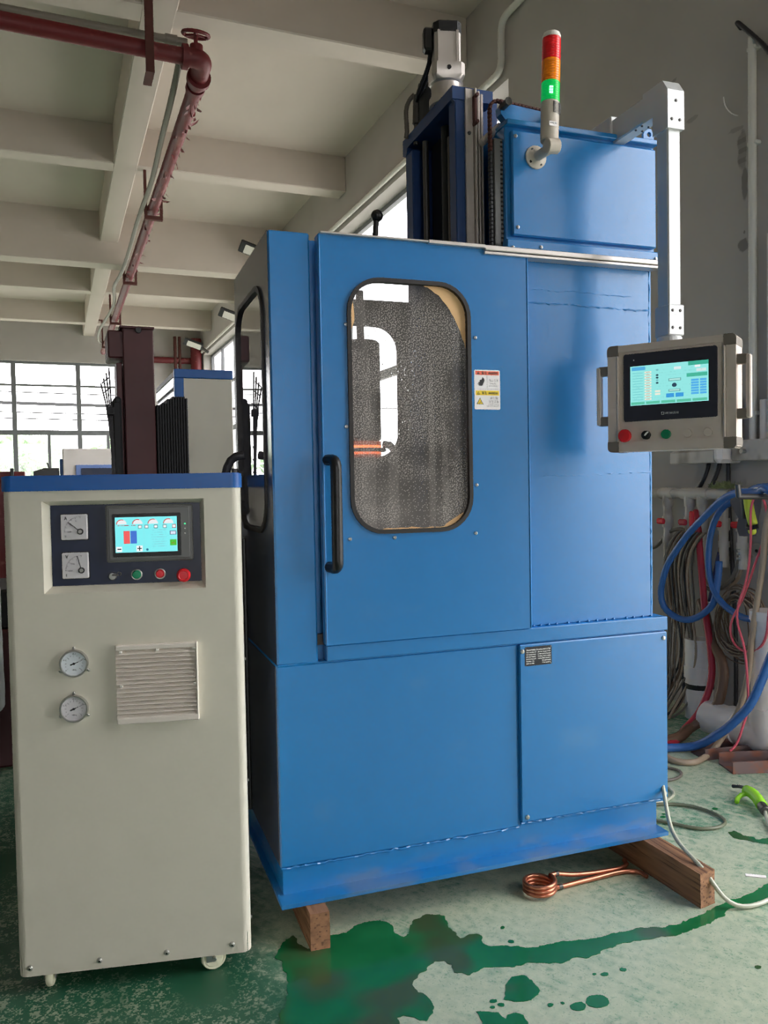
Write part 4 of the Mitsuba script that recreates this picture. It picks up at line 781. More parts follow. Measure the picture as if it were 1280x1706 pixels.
put('trigger', tube([(2.325, 2.455, .03), (2.300, 2.462, .022), (2.278, 2.455, .014), (2.262, 2.44, .012)], .009), LIME, ag, smooth=True)
put('collar', rod((2.29, 2.345, .028), (2.268, 2.305, .024), .018), DSTEEL, ag, smooth=40)
put('hose', tube([(2.268, 2.306, .022), (2.245, 2.275, .014), (2.20, 2.21, .008), (2.13, 2.10, .008), (2.05, 1.98, .008)], .007), HCLEAR, ag, smooth=True)
put('paper_strip', boxm(-.03, .03, -.008, .008, 0, .002).apply_transform(trimesh.transformations.compose_matrix(angles=(0, 0, -.6), translate=(1.905, 1.975, .0005))), PAPER, label='small white strip of paper on the floor near the right edge', cat='paper')
# wet patches: thin films of water on the floor
WET1 = [(0.486,2.095),(0.503,2.092),(0.568,2.14),(0.612,2.132),(0.655,2.158),(0.694,2.168),(0.738,2.144),(0.742,2.083),(0.755,2.05),(0.79,2.076),(0.81,2.126),(0.863,2.143),(0.906,2.116),(0.895,2.059),(0.903,1.985),(0.93,2.0),(0.954,1.99),(0.949,1.938),(1.021,1.902),(1.079,1.88),(1.133,1.881),(1.221,1.861),(1.313,1.864),(1.362,1.862),(1.452,1.84),(1.528,1.843),(1.585,1.857),(1.68,1.877),(1.764,1.891),(1.823,1.902),(1.883,1.921),(1.96,1.94),(1.96,1.87),(1.841,1.821),(1.766,1.85),(1.682,1.845),(1.601,1.814),(1.539,1.803),(1.458,1.794),(1.358,1.81),(1.29,1.812),(1.231,1.805),(1.166,1.788),(1.146,1.806),(1.093,1.796),(1.013,1.832),(0.97,1.823),(0.935,1.837),(0.892,1.848),(0.844,1.837),(0.822,1.856),(0.83,1.887),(0.819,1.917),(0.789,1.918),(0.747,1.889),(0.709,1.861),(0.704,1.812),(0.719,1.753),(0.694,1.713),(0.662,1.721),(0.647,1.752),(0.624,1.748),(0.60,1.68),(0.53,1.62),(0.49,1.67),(0.459,1.70),(0.38,1.74),(0.35,1.80),(0.394,1.90),(0.421,2.0),(0.41,2.08),(0.43,2.15),(0.475,2.175)]
def film_(pts, seed, amp=.010):
    p = np.array(pts + [pts[0]]); s = np.r_[0, np.cumsum(np.linalg.norm(np.diff(p, axis=0), axis=1))]; t = np.arange(0, s[-1], .006)
    q = np.c_[np.interp(t, s, p[:, 0]), np.interp(t, s, p[:, 1])]
    o = np.c_[meshkit.fbm(np.c_[q * 45, np.full(len(q), seed)], 3), meshkit.fbm(np.c_[q * 45, np.full(len(q), seed + 7.5)], 3)] - .5
    P = Polygon(q + o * amp * 2.6).buffer(0)
    return max(P.geoms, key=lambda g: g.area) if P.geom_type != 'Polygon' else P
def puddle(polys, lab):
    ms = [trimesh.creation.extrude_polygon(P, .0012, engine='earcut') for P in polys]
    m = cat_(ms); m.apply_translation((0, 0, .0002)); return put('puddle', m, WET, label=lab, cat='puddle')
def blob(x, y, r, seed, sq_=.8): return film_([(x + r * math.cos(a), y + sq_ * r * math.sin(a)) for a in np.linspace(0, 6.28, 12)[:-1]], seed, .004)
puddle([film_(WET1, 1)], 'large dark green wet patch with a long tail running right across the floor')
puddle([film_([(0.916,1.767),(0.953,1.791),(0.978,1.781),(0.989,1.757),(0.987,1.712),(0.951,1.691),(0.911,1.693),(0.888,1.715)], 2, .006)], 'small round wet patch in front of the long one')
puddle([film_([(0.80,1.70),(0.856,1.676),(0.855,1.652),(0.885,1.665),(0.904,1.649),(0.882,1.59),(0.786,1.60)], 3, .008)], 'wet patch at the bottom edge of the picture')
puddle([film_([(2.059,2.258),(2.084,2.263),(2.092,2.245),(2.083,2.22),(2.108,2.2),(2.102,2.178),(2.152,2.168),(2.18,2.12),(2.115,2.131),(2.086,2.161),(2.067,2.183),(2.041,2.217)], 4, .008)], 'wet patch near the air gun at the right edge')
for i, (x, y, r) in enumerate([(1.17,1.715,.011),(1.225,1.715,.010),(1.145,1.725,.006),(1.55,1.60,.010),(.90,1.98,.016),(.925,1.925,.03),(1.02,1.93,.010),(1.03,2.0,.008),(.98,1.66,.008),(1.01,1.655,.006),(1.04,1.63,.02),(1.09,1.63,.03),(2.16,2.44,.012),(2.13,2.43,.010),(1.93,2.45,.012),(1.95,2.47,.008),(.86,1.72,.010),(.87,1.70,.008),(.845,1.70,.007)]):
    k = puddle([blob(x, y, r, i + 10)], 'small wet drip on the green floor beside the wet patches'); labels[k]['group'] = 'small wet drips on the floor'
# steel channels by the wall
def channel(name, p0, p1, w, h, t, lab, tilt=0):
    p0, p1 = np.array(p0, float), np.array(p1, float); d = (p1 - p0) / np.linalg.norm(p1 - p0); Ln = np.linalg.norm(p1 - p0)
    m = union(boxm(0, Ln, -w / 2, w / 2, 0, t), boxm(0, Ln, -w / 2, -w / 2 + t, 0, h), boxm(0, Ln, w / 2 - t, w / 2, 0, h))
    M = np.eye(4); M[:3, 0] = d; M[:3, 1] = np.cross((0, 0, 1), d); M[:3, 1] /= np.linalg.norm(M[:3, 1]); M[:3, 2] = np.cross(d, M[:3, 1]); M[:3, 3] = p0; m.apply_transform(M)
    return put(name, m, PUR, label=lab, cat='steel channel')
channel('steel_channel', (2.500, 2.760, .001), (2.98, 2.62, .001), .13, .052, .005, 'nearer rusty steel channel lying on the floor by the wall')
channel('steel_channel', (2.50, 2.93, .001), (3.05, 2.86, .001), .11, .05, .005, 'farther rusty steel channel lying behind the nearer one by the wall')

# ------------------------------------------------------------ hoses and pipes on the right wall
hose = lambda name, pts, r, m, lab, cat='hose', **k: put(name, tube(pts, r, **k), m, smooth=True, label=lab, cat=cat)
hose('blue_hose', [(2.86,2.36,.45),(2.84,2.40,.80),(2.80,2.50,1.08),(2.775,2.62,1.17),(2.633,2.627,1.181),(2.641,2.692,1.198),(2.65,2.717,1.189),(2.656,2.814,1.184),(2.663,2.896,1.173),(2.67,2.961,1.149),(2.676,3.045,1.097),(2.684,3.12,1.047),(2.689,3.215,0.977),(2.695,3.302,0.897),(2.702,3.381,0.814),(2.71,3.431,0.727),(2.72,3.457,0.65),(2.73,3.445,0.589),(2.744,3.396,0.552),(2.757,3.33,0.538),(2.77,3.26,0.556),(2.784,3.204,0.594),(2.796,3.16,0.652),(2.806,3.155,0.71),(2.817,3.154,0.779),(2.827,3.16,0.843)], .0165, HBLUE, 'blue hose looping widest to the left beside the machine')
hose('blue_hose', [(2.80,2.72,1.16),(2.82,2.84,1.205),(2.84,2.95,1.195),(2.86,3.03,1.168),(2.849,3.093,1.135),(2.839,3.138,1.11),(2.83,3.168,1.073),(2.821,3.198,1.006),(2.813,3.212,0.915),(2.805,3.207,0.824),(2.799,3.185,0.748),(2.793,3.145,0.687),(2.788,3.084,0.643),(2.784,3.014,0.617),(2.779,2.949,0.603),(2.775,2.866,0.611),(2.772,2.766,0.631),(2.79,2.65,.72),(2.80,2.58,.90),(2.81,2.56,1.12)], .0155, HBLUE, 'second blue hose hanging in the narrower inner loop')
hose('blue_hose', [(2.84,2.52,1.18),(2.78,2.56,1.02),(2.72,2.60,.80),(2.678,2.641,0.58),(2.659,2.661,0.507),(2.64,2.677,0.438),(2.621,2.698,0.359),(2.601,2.731,0.271),(2.581,2.776,0.206),(2.56,2.823,0.149),(2.539,2.89,0.09),(2.517,2.966,0.037),(2.466,3.011,0.022),(2.35,3.05,0.022),(2.2,3.09,0.022)], .019, HBLUE, 'thick blue hose sweeping down to the floor and behind the machine')
hose('tan_hose', [(2.90,2.72,1.20),(2.80,2.72,1.22),(2.735,2.745,1.12),(2.712,2.765,0.897),(2.7,2.787,0.712),(2.689,2.797,0.599),(2.678,2.804,0.478),(2.667,2.806,0.385),(2.655,2.825,0.279),(2.643,2.856,0.187),(2.61,2.89,0.1),(2.56,2.90,0.035),(2.469,2.866,0.016),(2.387,2.846,0.016),(2.34,2.889,0.016),(2.36,2.984,0.016),(2.398,3.071,0.016)], .0135, HTAN, 'long tan hose hanging down and curving onto the floor')
hose('spring_hose', [(2.88,3.35,.62),(2.849,3.269,0.523),(2.832,3.206,0.429),(2.815,3.137,0.371),(2.797,3.099,0.309),(2.777,3.089,0.237),(2.757,3.094,0.172),(2.72,3.127,0.099),(2.66,3.165,0.050),(2.571,3.126,0.03),(2.462,3.098,0.028),(2.3,3.12,0.028)], .023, COIL, 'brown ribbed flexible hose curving to the floor', step=.005, rib=.0025)
hose('red_hose', [(2.921,3.429,1.083),(2.902,3.385,0.931),(2.882,3.35,0.811),(2.862,3.311,0.679),(2.842,3.276,0.586),(2.823,3.228,0.473),(2.803,3.188,0.367),(2.783,3.166,0.27),(2.75,3.166,0.181),(2.70,3.171,0.1),(2.62,3.167,0.04),(2.53,3.106,0.02),(2.423,3.069,0.02),(2.3,3.11,0.02)], .017, HRED, 'flat red hose hanging from the valves')
hose('pink_wire', [(2.73,2.814,1.183),(2.717,2.835,1.13),(2.705,2.829,1.025),(2.693,2.824,0.893),(2.679,2.842,0.759),(2.666,2.864,0.677),(2.654,2.854,0.602),(2.644,2.812,0.526),(2.633,2.782,0.44),(2.622,2.761,0.33),(2.61,2.752,0.242),(2.597,2.769,0.16),(2.582,2.79,0.085),(2.56,2.80,0.058)], .0052, HPINK, 'pink cord hanging straight down to the steel channels', cat='cord')
hose('pink_wire', [(2.72,2.804,1.189),(2.722,2.765,1.131),(2.718,2.761,1.001),(2.714,2.802,0.894),(2.71,2.846,0.784),(2.706,2.892,0.684),(2.701,2.943,0.59),(2.699,2.947,0.546),(2.698,2.926,0.501),(2.697,2.881,0.476),(2.698,2.826,0.477),(2.698,2.771,0.506),(2.698,2.735,0.567),(2.696,2.724,0.629),(2.70,2.70,0.80),(2.72,2.69,1.0),(2.76,2.68,1.17)], .0052, HPINK, 'pink cord hanging in a low loop', cat='cord')
hose('tan_hose', [(2.962,3.413,0.93),(2.961,3.443,0.875),(2.96,3.453,0.813),(2.961,3.438,0.752),(2.963,3.397,0.703),(2.966,3.328,0.684),(2.969,3.26,0.696),(2.972,3.206,0.732),(2.973,3.173,0.79),(2.974,3.168,0.844)], .0085, HTAN, 'thin tan hose in a shallow U between the valves')
hose('grey_hose', [(2.91,3.80,.86),(2.927,3.725,0.894),(2.93,3.671,0.944),(2.933,3.593,0.975),(2.936,3.53,0.969),(2.937,3.512,0.925),(2.936,3.531,0.852),(2.935,3.569,0.79),(2.93,3.57,.60)], .010, HGREY, 'grey hose bent over the pipes beside the machine')
cols = [HGREY, CABLEB, HGREY, HTAN, CABLEB, HGREY, DGREY, CABLEB, HGREY, CABLEB, HGREY, HTAN, DGREY, CABLEB]
for i in range(18):
    v = 3.43 - i * .0115; u = 3.045 + .015 * math.sin(i * 2.1); x_ = .03 * math.sin(i * 1.7)
    put('hanging_cable', tube([room(u, v - .05, .97), room(u - .02, v, .90), room(u - .02 + x_ * .3, v + .02, .60), room(u - .03, v + x_, .30), room(u - .05, v + .04 - x_, .12), room(u - .14, v + .05, .012)], .004 + .0025 * ((i * 7) % 5) / 5), cols[i % 14], smooth=True,
        label='brown or grey cable hanging in the bundle right of the machine', cat='cable', group='cables in the bundle beside the machine')
# coil of brown wire
wc = thing('wire_coil', 'loose coil of brown wire hanging on the wall behind the pink cords', 'wire coil')
for i in range(22):
    a = np.linspace(0, 2 * np.pi, 40); rz, rv = .125 + .05 * rng.random(), .095 + .05 * rng.random(); cv, cz = 2.93 + .02 * rng.normal(), .545 + .02 * rng.normal(); u0 = 2.99 + .05 * rng.random()
    put('turn', tube([room(u0 + .02 * math.sin(t * 2 + i), cv + rv * math.sin(t), cz + rz * math.cos(t)) for t in a], .0032, 5, step=.03), CABLEB if i % 3 else HTAN, wc, smooth=True)
# pipe header with drops and valves
ph = thing('pipe_header', 'dirty white plastic pipe header with red handled valves along the wall', 'pipe')
put('header', rtube([(3.10, 4.2, 1.17), (3.10, 2.95, 1.168)], .026, n=16, spline=False), PVC, ph, smooth=True)
for i, v in enumerate((3.52, 3.355, 3.265, 3.12, 3.00)):
    put('drop', rtube([(3.10, v, 1.168), (3.10, v, .80 if i != 0 else .55)], .023, n=14, spline=False), PVC, ph, smooth=True)
    put('tee', [rtube([(3.10, v - .05, 1.168), (3.10, v + .05, 1.168)], .0315, n=16, spline=False), rtube([(3.10, v, 1.168), (3.10, v, 1.10)], .029, n=16, spline=False)], PVC, ph, smooth=35)
    put('pipe_collar', rtube([(3.10, v, .985), (3.10, v, 1.045)], .030, n=16, spline=False), PVC, ph, smooth=35); put('pipe_collar', rtube([(3.10, v, .90), (3.10, v, .93)], .028, n=16, spline=False), PVC, ph, smooth=35)
    hd = [rod(room(3.07, v, 1.015), room(3.035, v, 1.015), .009, 10)]
    hd += [boxm(-.010, .010, -.045, .015, -.016, .016, .008).apply_transform(np.vstack([np.c_[RR, RD, (0, 0, 1), room(3.03, v - .01, 1.02)], [0, 0, 0, 1]]))] if i != 2 else [boxm(-.010, .010, -.016, .016, -.02, .06, .008).apply_transform(np.vstack([np.c_[RR, RD, (0, 0, 1), room(3.03, v, 1.02)], [0, 0, 0, 1]]))]
    put('valve_handle', hd, REDP if i != 1 else HRED, ph, label='red valve handle')
k = put('brass_nipple', rtube([(3.10, 3.133, .96), (3.10, 3.133, .86)], .016, spline=False), BRASS, ph, smooth=True)
put('brass_nipple', rtube([(3.10, 3.005, .97), (3.10, 3.005, .92)], .015, spline=False), BRASS, ph, smooth=True)
put('hose_clamp', [rtube([(3.09, 3.006, z), (3.09, 3.006, z + .014)], .018, spline=False) for z in (.845, .87, .895)], STEEL, ph, smooth=True)
put('navy_hose', rtube([(3.10, 3.135, .87), (3.09, 3.145, .80), (3.08, 3.16, .70), (3.07, 3.17, .62)], .021), mat('navy_hose', pri(srgb(40, 50, 98), .45)), smooth=True, label='short navy hose hanging below the brass fitting', cat='hose')
put('grey_hose', rtube([(3.09, 3.006, .90), (3.08, 3.02, .80), (3.07, 3.06, .73), (3.06, 3.12, .69), (3.06, 3.20, .69)], .010), HGREY, smooth=True, label='grey hose hooked up to the steel clamps right of the blue hoses', cat='hose')
vk = thing('round_valve_cap', 'round chrome valve cap on the wall right of the pipes', 'valve')
put('cap', [rod(room(3.19, 2.92, .90), room(3.10, 2.90, .90), .022, 20), rod(room(3.10, 2.90, .90), room(3.08, 2.896, .90), .034, 24)], STEEL, vk, smooth=40); put('hole', rod(room(3.0795, 2.896, .898), room(3.077, 2.8955, .898), .008, 12), BLACK, vk)
# tools hanging on the wall
tk = thing('spray_gun', 'slate grey spray gun hanging under the blue hose', 'spray gun')
m = trimesh.creation.extrude_polygon(Polygon([(2.90, 1.185), (2.79, 1.185), (2.79, 1.12), (2.805, 1.06), (2.805, 1.015), (2.82, .985), (2.85, .985), (2.862, 1.015), (2.852, 1.06), (2.885, 1.11), (2.90, 1.13)]).buffer(.012).buffer(-.004), .06, engine='earcut')
Mv = np.array([[0, 0, 1, 2.93], [1, 0, 0, 0], [0, 1, 0, 0], [0, 0, 0, 1.0]]); m.apply_transform(Mv); m.apply_transform(ROOM); put('body', m, DGUN, tk, smooth=35)
put('nozzle_tube', rtube([(2.92, 2.825, 1.18), (2.92, 2.822, 1.06)], .009, spline=False), DSTEEL, tk, smooth=True)
gk = thing('green_glove', 'yellow green rubber glove cuff hanging behind the pink cords', 'glove')
put('cuff', rtube([(2.91, 2.785, 1.16), (2.91, 2.775, 1.10), (2.91, 2.755, 1.035)], .021, n=12), YGREEN, gk, smooth=True); put('strap', rtube([(2.91, 2.785, 1.03), (2.885, 2.75, 1.02), (2.90, 2.72, 1.03)], .010), BLACK, gk, smooth=True)
put('tip', ball(.018, room(2.91, 2.76, 1.005), 2), YGREEN, gk, smooth=True)
put('cream_cap', lathe([(0, 0), (.026, 0), (.026, .05), (.02, .056), (0, .056)], room(2.93, 2.73, 1.176), (-.9, -.4, 0)), WHITE, smooth=40, label='cream pipe cap under the top of the blue hose', cat='pipe cap')
mm = []
for i in range(160):
    a = rng.normal(size=3); a[2] = abs(a[2]); p = room(3.08 + .02 * rng.normal(), 3.09 + .035 * rng.normal(), 1.195 + .008 * rng.random()); mm.append(tube([p, p + a / np.linalg.norm(a) * .035], .0018, 4, spline=False))
put('moss_tuft', mm, MOSS, label='tuft of pale green fibres on the pipe header', cat='moss', kind='stuff')
hkk = thing('hose_hook', 'steel wall hook carrying the hoses at the right edge', 'hook')
put('bar', [rod(room(3.199, 2.56, 1.15), room(2.62, 2.56, 1.17), .012), rod(room(2.625, 2.56, 1.165), room(2.62, 2.56, 1.22), .012)], DSTEEL, hkk, smooth=40); put('plate', rbox(3.185, 3.199, 2.50, 2.62, 1.08, 1.22, .003), DSTEEL, hkk)
# wall mounted box, conduits and cables
db = thing('distribution_box', 'dirty cream distribution box mounted on the wall behind the touch panel', 'electrical box')
put('tray', [rbox(3.06, 3.198, 3.13, 3.44, 1.335, 1.42, .004), rbox(3.188, 3.198, 3.10, 3.44, 1.33, 1.62)], PVC, db)
put('lid_rim', [rbox(3.05, 3.198, 3.13, 3.44, 1.325, 1.342, .004), rbox(3.045, 3.06, 3.13, 3.44, 1.325, 1.385, .003)], PVC, db)
put('end_cheek', rbox(3.03, 3.198, 3.075, 3.13, 1.32, 1.66, .02), PVCW, db)
for i in range(4): put('breaker', rbox(3.10, 3.19, 3.17 + i * .05, 3.205 + i * .05, 1.42, 1.47, .003), DGREY if i % 2 else WHITE, db)
so = put('socket', rbox(3.185, 3.199, 3.445, 3.50, 1.33, 1.42, .004), WHITE, label='small white wall socket left of the distribution box', cat='socket')
for z in (1.352, 1.395):
    for v in (3.462, 3.480): put('slot', rbox(3.183, 3.186, v - .004, v + .004, z, z + .006), BLACK, so)
jb = thing('trunking_box', 'pale wall box at the right edge beside the distribution box', 'electrical box')
put('box', rbox(3.10, 3.199, 2.6, 3.07, 1.33, 1.43, .004), PVC, jb); put('knob', rod(room(3.10, 2.985, 1.375), room(3.075, 2.985, 1.375), .012), STEEL, jb, smooth=40)
k = thing('wall_conduit', 'vertical white conduit at the right edge of the wall', 'conduit')
put('pipe', rtube([(3.17, 3.0, 3.36), (3.17, 3.0, 1.43)], .019, n=14, spline=False), WCONDUIT, k, smooth=True)
for z in (3.3, 2.85, 1.55): put('clip', rbox(3.16, 3.2, 2.972, 3.028, z, z + .02, .004), WCONDUIT, k)
k = thing('wall_conduit', 'second pale conduit at the edge of the frame beside the wall box', 'conduit')
put('pipe', rtube([(3.17, 2.93, 1.62), (3.17, 2.93, 1.43)], .022, n=14, spline=False), PVCW, k, smooth=True); put('trunk', rbox(3.15, 3.199, 2.80, 2.90, 1.43, 2.4, .003), PVCW, k)
for n_, (pts, lab) in enumerate((([(3.17, 3.29, 1.325), (3.16, 3.30, 1.27), (3.15, 3.352, 1.185)], 'left black cable below the distribution box'), ([(3.17, 3.215, 1.325), (3.16, 3.23, 1.26), (3.14, 3.262, 1.185)], 'middle black cable below the distribution box'),
                                ([(3.18, 3.17, 1.325), (3.18, 3.165, 1.1), (3.18, 3.15, .87), (3.18, 3.135, .67), (3.18, 3.125, .45), (3.18, 3.125, .02)], 'right black cable running down the wall to the floor'))):
    put('black_cable', rtube(pts, .011), HBLK, smooth=True, label=lab, cat='cable')
put('wall_wire', rtube([(3.19, 3.085, 3.45), (3.14, 3.06, 3.455), (3.14, 3.02, 3.41), (3.17, 2.94, 3.30), (3.17, 2.86, 3.15)], .011), HBLK, smooth=True, label='grey wire sticking out of the wall at the top right', cat='wire')
put('hanging_string', rtube([(3.19, 3.20, 3.17), (3.185, 3.185, 3.12), (3.185, 3.15, 3.07), (3.19, 3.11, 3.04)], .003, n=6), PAPER, smooth=True, label='thin white string stuck to the upper right wall', cat='string')
# large white drain pipe
dp = thing('drain_pipe', 'large white drain pipe with elbow standing on the floor at the right edge', 'pipe')
put('riser', rtube([(2.90, 2.655, .62), (2.90, 2.655, .18)], .078, n=28, spline=False), PVCW, dp, smooth=35)
put('elbow', [rtube([(2.90, 2.655, .23), (2.90, 2.655, .15)], .086, n=28, spline=False), rtube(fillet([(2.90, 2.655, .2), (2.90, 2.655, .095), (2.90, 3.02, .095)], .09, 10), .078, n=28, spline=False), rtube([(2.90, 2.82, .095), (2.90, 2.88, .095)], .086, n=28, spline=False)], PVCW, dp, smooth=35)
put('cap', rtube([(2.90, 2.655, .62), (2.90, 2.655, .66)], .084, n=28, spline=False), PVCW, dp, smooth=35)
d2_ = thing('drain_pipe', 'second white drain pipe stub behind the cable bundle', 'pipe')
put('riser', rtube([(3.06, 3.25, .42), (3.06, 3.25, .01)], .070, n=24, spline=False), PVCW, d2_, smooth=35); put('band', rtube([(3.06, 3.25, .165), (3.06, 3.25, .19)], .073, n=24, spline=False), BLACK, d2_, smooth=35)
put('coupling', rtube([(3.06, 3.25, .22), (3.06, 3.25, .28)], .075, n=24, spline=False), PVCW, d2_, smooth=35)
# conduit over the windows
k = thing('window_conduit', 'white bent conduit running down the wall and along the top of the windows', 'conduit')
put('pipe', rtube(fillet([(3.16, 3.9, 4.66), (3.16, 5.32, 4.66), (3.16, 5.32, 4.29), (3.16, 5.75, 4.29), (3.16, 18.6, 4.29)], .1), .026, n=10, spline=False), WCONDUIT, k, smooth=True)
cv = thing('column_conduit', 'dark thin conduit down the corner of the concrete column', 'conduit'); put('pipe', rtube([(3.14, 11.55, 4.55), (3.14, 11.55, 1.0)], .02, n=8, spline=False), HBLK, cv, smooth=True)

# ------------------------------------------------------------ ceiling pipes, lamps
rpipe = thing('sprinkler_pipe', 'peeling red pipe hung under the ceiling beam with a handwheel valve at its bend', 'pipe')
put('run', rtube([(1.05, 5.9, 4.2), (1.05, 18.6, 4.2)], .055, n=20, spline=False), REDPIPE, rpipe, smooth=True)
put('branch', rtube([(.98, 5.78, 4.22), (-3.5, 5.60, 4.22)], .055, n=20, spline=False), REDPIPE, rpipe, smooth=True)
vb = put('valve', [rtube(fillet([(.90, 5.775, 4.22), (1.05, 5.78, 4.22), (1.05, 6.1, 4.2)], .09, 8), .064, n=20, spline=False), rtube([(1.05, 5.98, 4.2), (1.05, 6.03, 4.2)], .085, n=24, spline=False), rtube([(.94, 5.78, 4.22), (.90, 5.78, 4.22)], .082, n=24, spline=False), rtube([(1.0, 5.78, 4.22), (1.0, 5.78, 4.31)], .045, n=16, spline=False), rtube([(1.05, 6.12, 4.2), (1.05, 6.18, 4.2)], .07, n=20, spline=False)], REDPIPE, rpipe, smooth=35, label='red gate valve')
hw = [torus(.088, .013, room(.995, 5.76, 4.375), (.05, -.25, 1), 28, 8)]
for a in (0.4, 2.5, 4.6): hw.append(rod(room(.995, 5.76, 4.375), room(.995 + .085 * math.cos(a), 5.76 + .085 * math.sin(a), 4.375 + .02 * math.sin(a)), .008, 8))
hw.append(rod(room(.995, 5.77, 4.30), room(.995, 5.76, 4.39), .014, 10)); put('handwheel', hw, REDPIPE, vb, smooth=35)
for i in range(70):
    v = 6.2 + 5.5 * rng.random() ** 1.3; a = rng.random() * 3.6 - 2.6; p = room(1.05 + .055 * math.cos(a), v, 4.2 + .055 * math.sin(a)); d = np.array([math.cos(a), 0, math.sin(a)])
    t_ = rng.normal(size=3) * .02; fl_ = trimesh.Trimesh([p, p + t_ + d * .03, p + np.array([0, .05, 0]) + d * .012, p + t_ * .5 + d * .034 + np.array([0, .03, 0])], [[0, 1, 2], [1, 3, 2]], process=False); put('paint_flake', fl_, REDPIPE, rpipe)
for i, v in enumerate((8.97, 11.9, 14.86, 17.4)):
    k = thing('pipe_hanger', 'dark angle iron hanger, ' + ('nearest', 'second', 'third', 'farthest')[i] + ' on the red pipe run', 'pipe hanger')
    put('bracket', [rbox(.962, .990, v - .02, v - .014, 4.10, 4.66), rbox(.962, .968, v - .02, v + .02, 4.10, 4.66), rbox(1.118, 1.150, v - .02, v - .014, 4.10, 4.30), rbox(.962, 1.150, v - .02, v + .03, 4.09, 4.102), rbox(.962, 1.150, v - .022, v - .016, 4.09, 4.13)], RUST, k); put('clamp', rtube([(1.05 + .06 * math.cos(a), v, 4.2 + .06 * math.sin(a)) for a in np.linspace(-.2, 3.4, 12)], .006, n=6), RUST, k)
    put('stud', rbox(.90, .99, v - .02, v + .02, 4.64, 4.66), RUST, k)
k = thing('pipe_hanger', 'dark flat iron strap in front of the red branch pipe at the top', 'pipe hanger'); put('strap', rbox(.645, .70, 5.66, 5.685, 4.02, 5.02), RUST, k); put('foot', rbox(.645, .70, 5.66, 5.86, 4.02, 4.035), RUST, k)
gc = thing('ceiling_conduit', 'grey conduit sagging alongside the red pipe', 'conduit')
put('run', rtube([(.93, 5.95, 4.38), (.925, 6.4, 4.27), (.93, 7.2, 4.22), (.95, 8.2, 4.20), (.935, 8.95, 4.19), (.93, 10.2, 4.17), (.90, 11.7, 4.14), (.88, 12.4, 4.17), (.95, 13.4, 4.21), (.93, 14.8, 4.22), (.94, 17.5, 4.22)], .024, n=10, step=.1), CONDUIT, gc, smooth=True)
put('branch', rtube([(.95, 5.86, 4.36), (.5, 5.86, 4.36), (-3.5, 5.70, 4.36)], .028, n=10, step=.1), CONDUIT, gc, smooth=True); put('coupling', rtube([(.88, 5.86, 4.36), (.80, 5.86, 4.36)], .036, n=12, spline=False), CONDUIT, gc, smooth=True)
for i, (v, z, du) in enumerate(((11.32, 4.50, .52), (13.9, 4.12, .33), (17.8, 4.28, .35))):
    k = thing('flood_lamp', ('dark flood lamp just above the left top edge of the blue machine', 'dark flood lamp beside the left side wall of the blue machine', 'dark flood lamp near the corner of the back wall')[i], 'flood lamp')
    u = UR - du; M = np.eye(4); d = np.array([-.78, -.1, -.35]); d /= np.linalg.norm(d)
    put('arm', tube([room(UR - .03, v, z - .12) if i else room(2.90, 11.61, z - .15), room(u + .22, v, z - .05), room(u + .1, v, z + .02)], .028, spline=False), DSTEEL, k, smooth=True)
    n_ = np.array([-.25, -.62, -.74]); n_ /= np.linalg.norm(n_); l_ = np.cross(n_, [0, 1, 0]); l_ /= np.linalg.norm(l_); w_ = np.cross(n_, l_)
    M[:3, 0], M[:3, 1], M[:3, 2], M[:3, 3] = l_, w_, n_, room(u, v, z + .05)
    put('housing', boxm(-.20, .20, -.09, .09, -.035, .03, .012).apply_transform(M), DGREY, k); put('lens', boxm(-.13, .17, -.07, .07, .03, .036, .002).apply_transform(M), WHITE, k)

# ------------------------------------------------------------ machines behind
pr = thing('press_frame', 'tall maroon steel press column in front of the back windows', 'machine')
V0 = 4.6
put('column', rbox(.362, .522, V0, V0 + .26, 0, 2.118, .005), BROWN, pr)
put('head', rbox(.285, .372, V0 + .02, V0 + .26, 1.955, 2.105, .008), BROWN, pr); put('head_plate', rbox(.345, .526, V0 - .02, V0 + .28, 2.112, 2.124, .002), BROWN, pr)
put('front_leg', rbox(.326, .357, V0 + .02, V0 + .18, 0, 1.93, .004), BROWN, pr)
put('lug', rod(room(.443, V0, 2.105), room(.443, V0 - .02, 2.105), .016, 14), DGREY, pr, smooth=40)
put('side_ram', rbox(.294, .345, V0 - .02, V0 + .15, 0.3, 1.72, .012), BELLOW, pr); put('ram_cap', rbox(.306, .345, V0 - .015, V0 + .14, 1.70, 1.745, .012), BELLOW, pr)
bl_ = thing('bellows_guard', 'black folded bellows guard right of the maroon press column', 'machine guard')
for i in range(12): put('fold', rbox(.528 + .0142 * i, .5405 + .0142 * i, V0 + .0, V0 + .2, .0, 1.705 + (.0 if i < 2 else .012 if i < 4 else .034 if i < 6 else .048 if i < 11 else .040), .003), BELLOW, bl_)
wr_ = thing('wire_rack', 'thin black wire cable rack standing left of the maroon press', 'wire rack')
for i in range(4):
    put('wire', rtube([(.238 + .014 * i, V0 - .10, 1.80 + .028 * i), (.262 + .008 * i, V0 - .11, 1.68), (.278 + .004 * i, V0 - .12, 1.50), (.284 + .005 * i, V0 - .13, 1.0), (.284 + .005 * i, V0 - .13, .0)], .004, n=6, step=.1), HBLK, wr_, smooth=True)
for i, z in enumerate((1.2, 1.3, 1.37, 1.44, 1.52, 1.68, 1.75, 1.80)):
    x = np.interp(z, [1.0, 1.5, 1.68, 1.82], [.284, .278, .262, .238]); put('rung', rtube([(x, V0 - .112, z), (x + .036 if z > 1.6 else x + .018, V0 - .112, z + .03)], .0035, n=6, spline=False), HBLK, wr_, smooth=True)
put('block', rbox(.262, .298, V0 - .14, V0 - .09, 1.635, 1.675, .003), BELLOW, wr_)
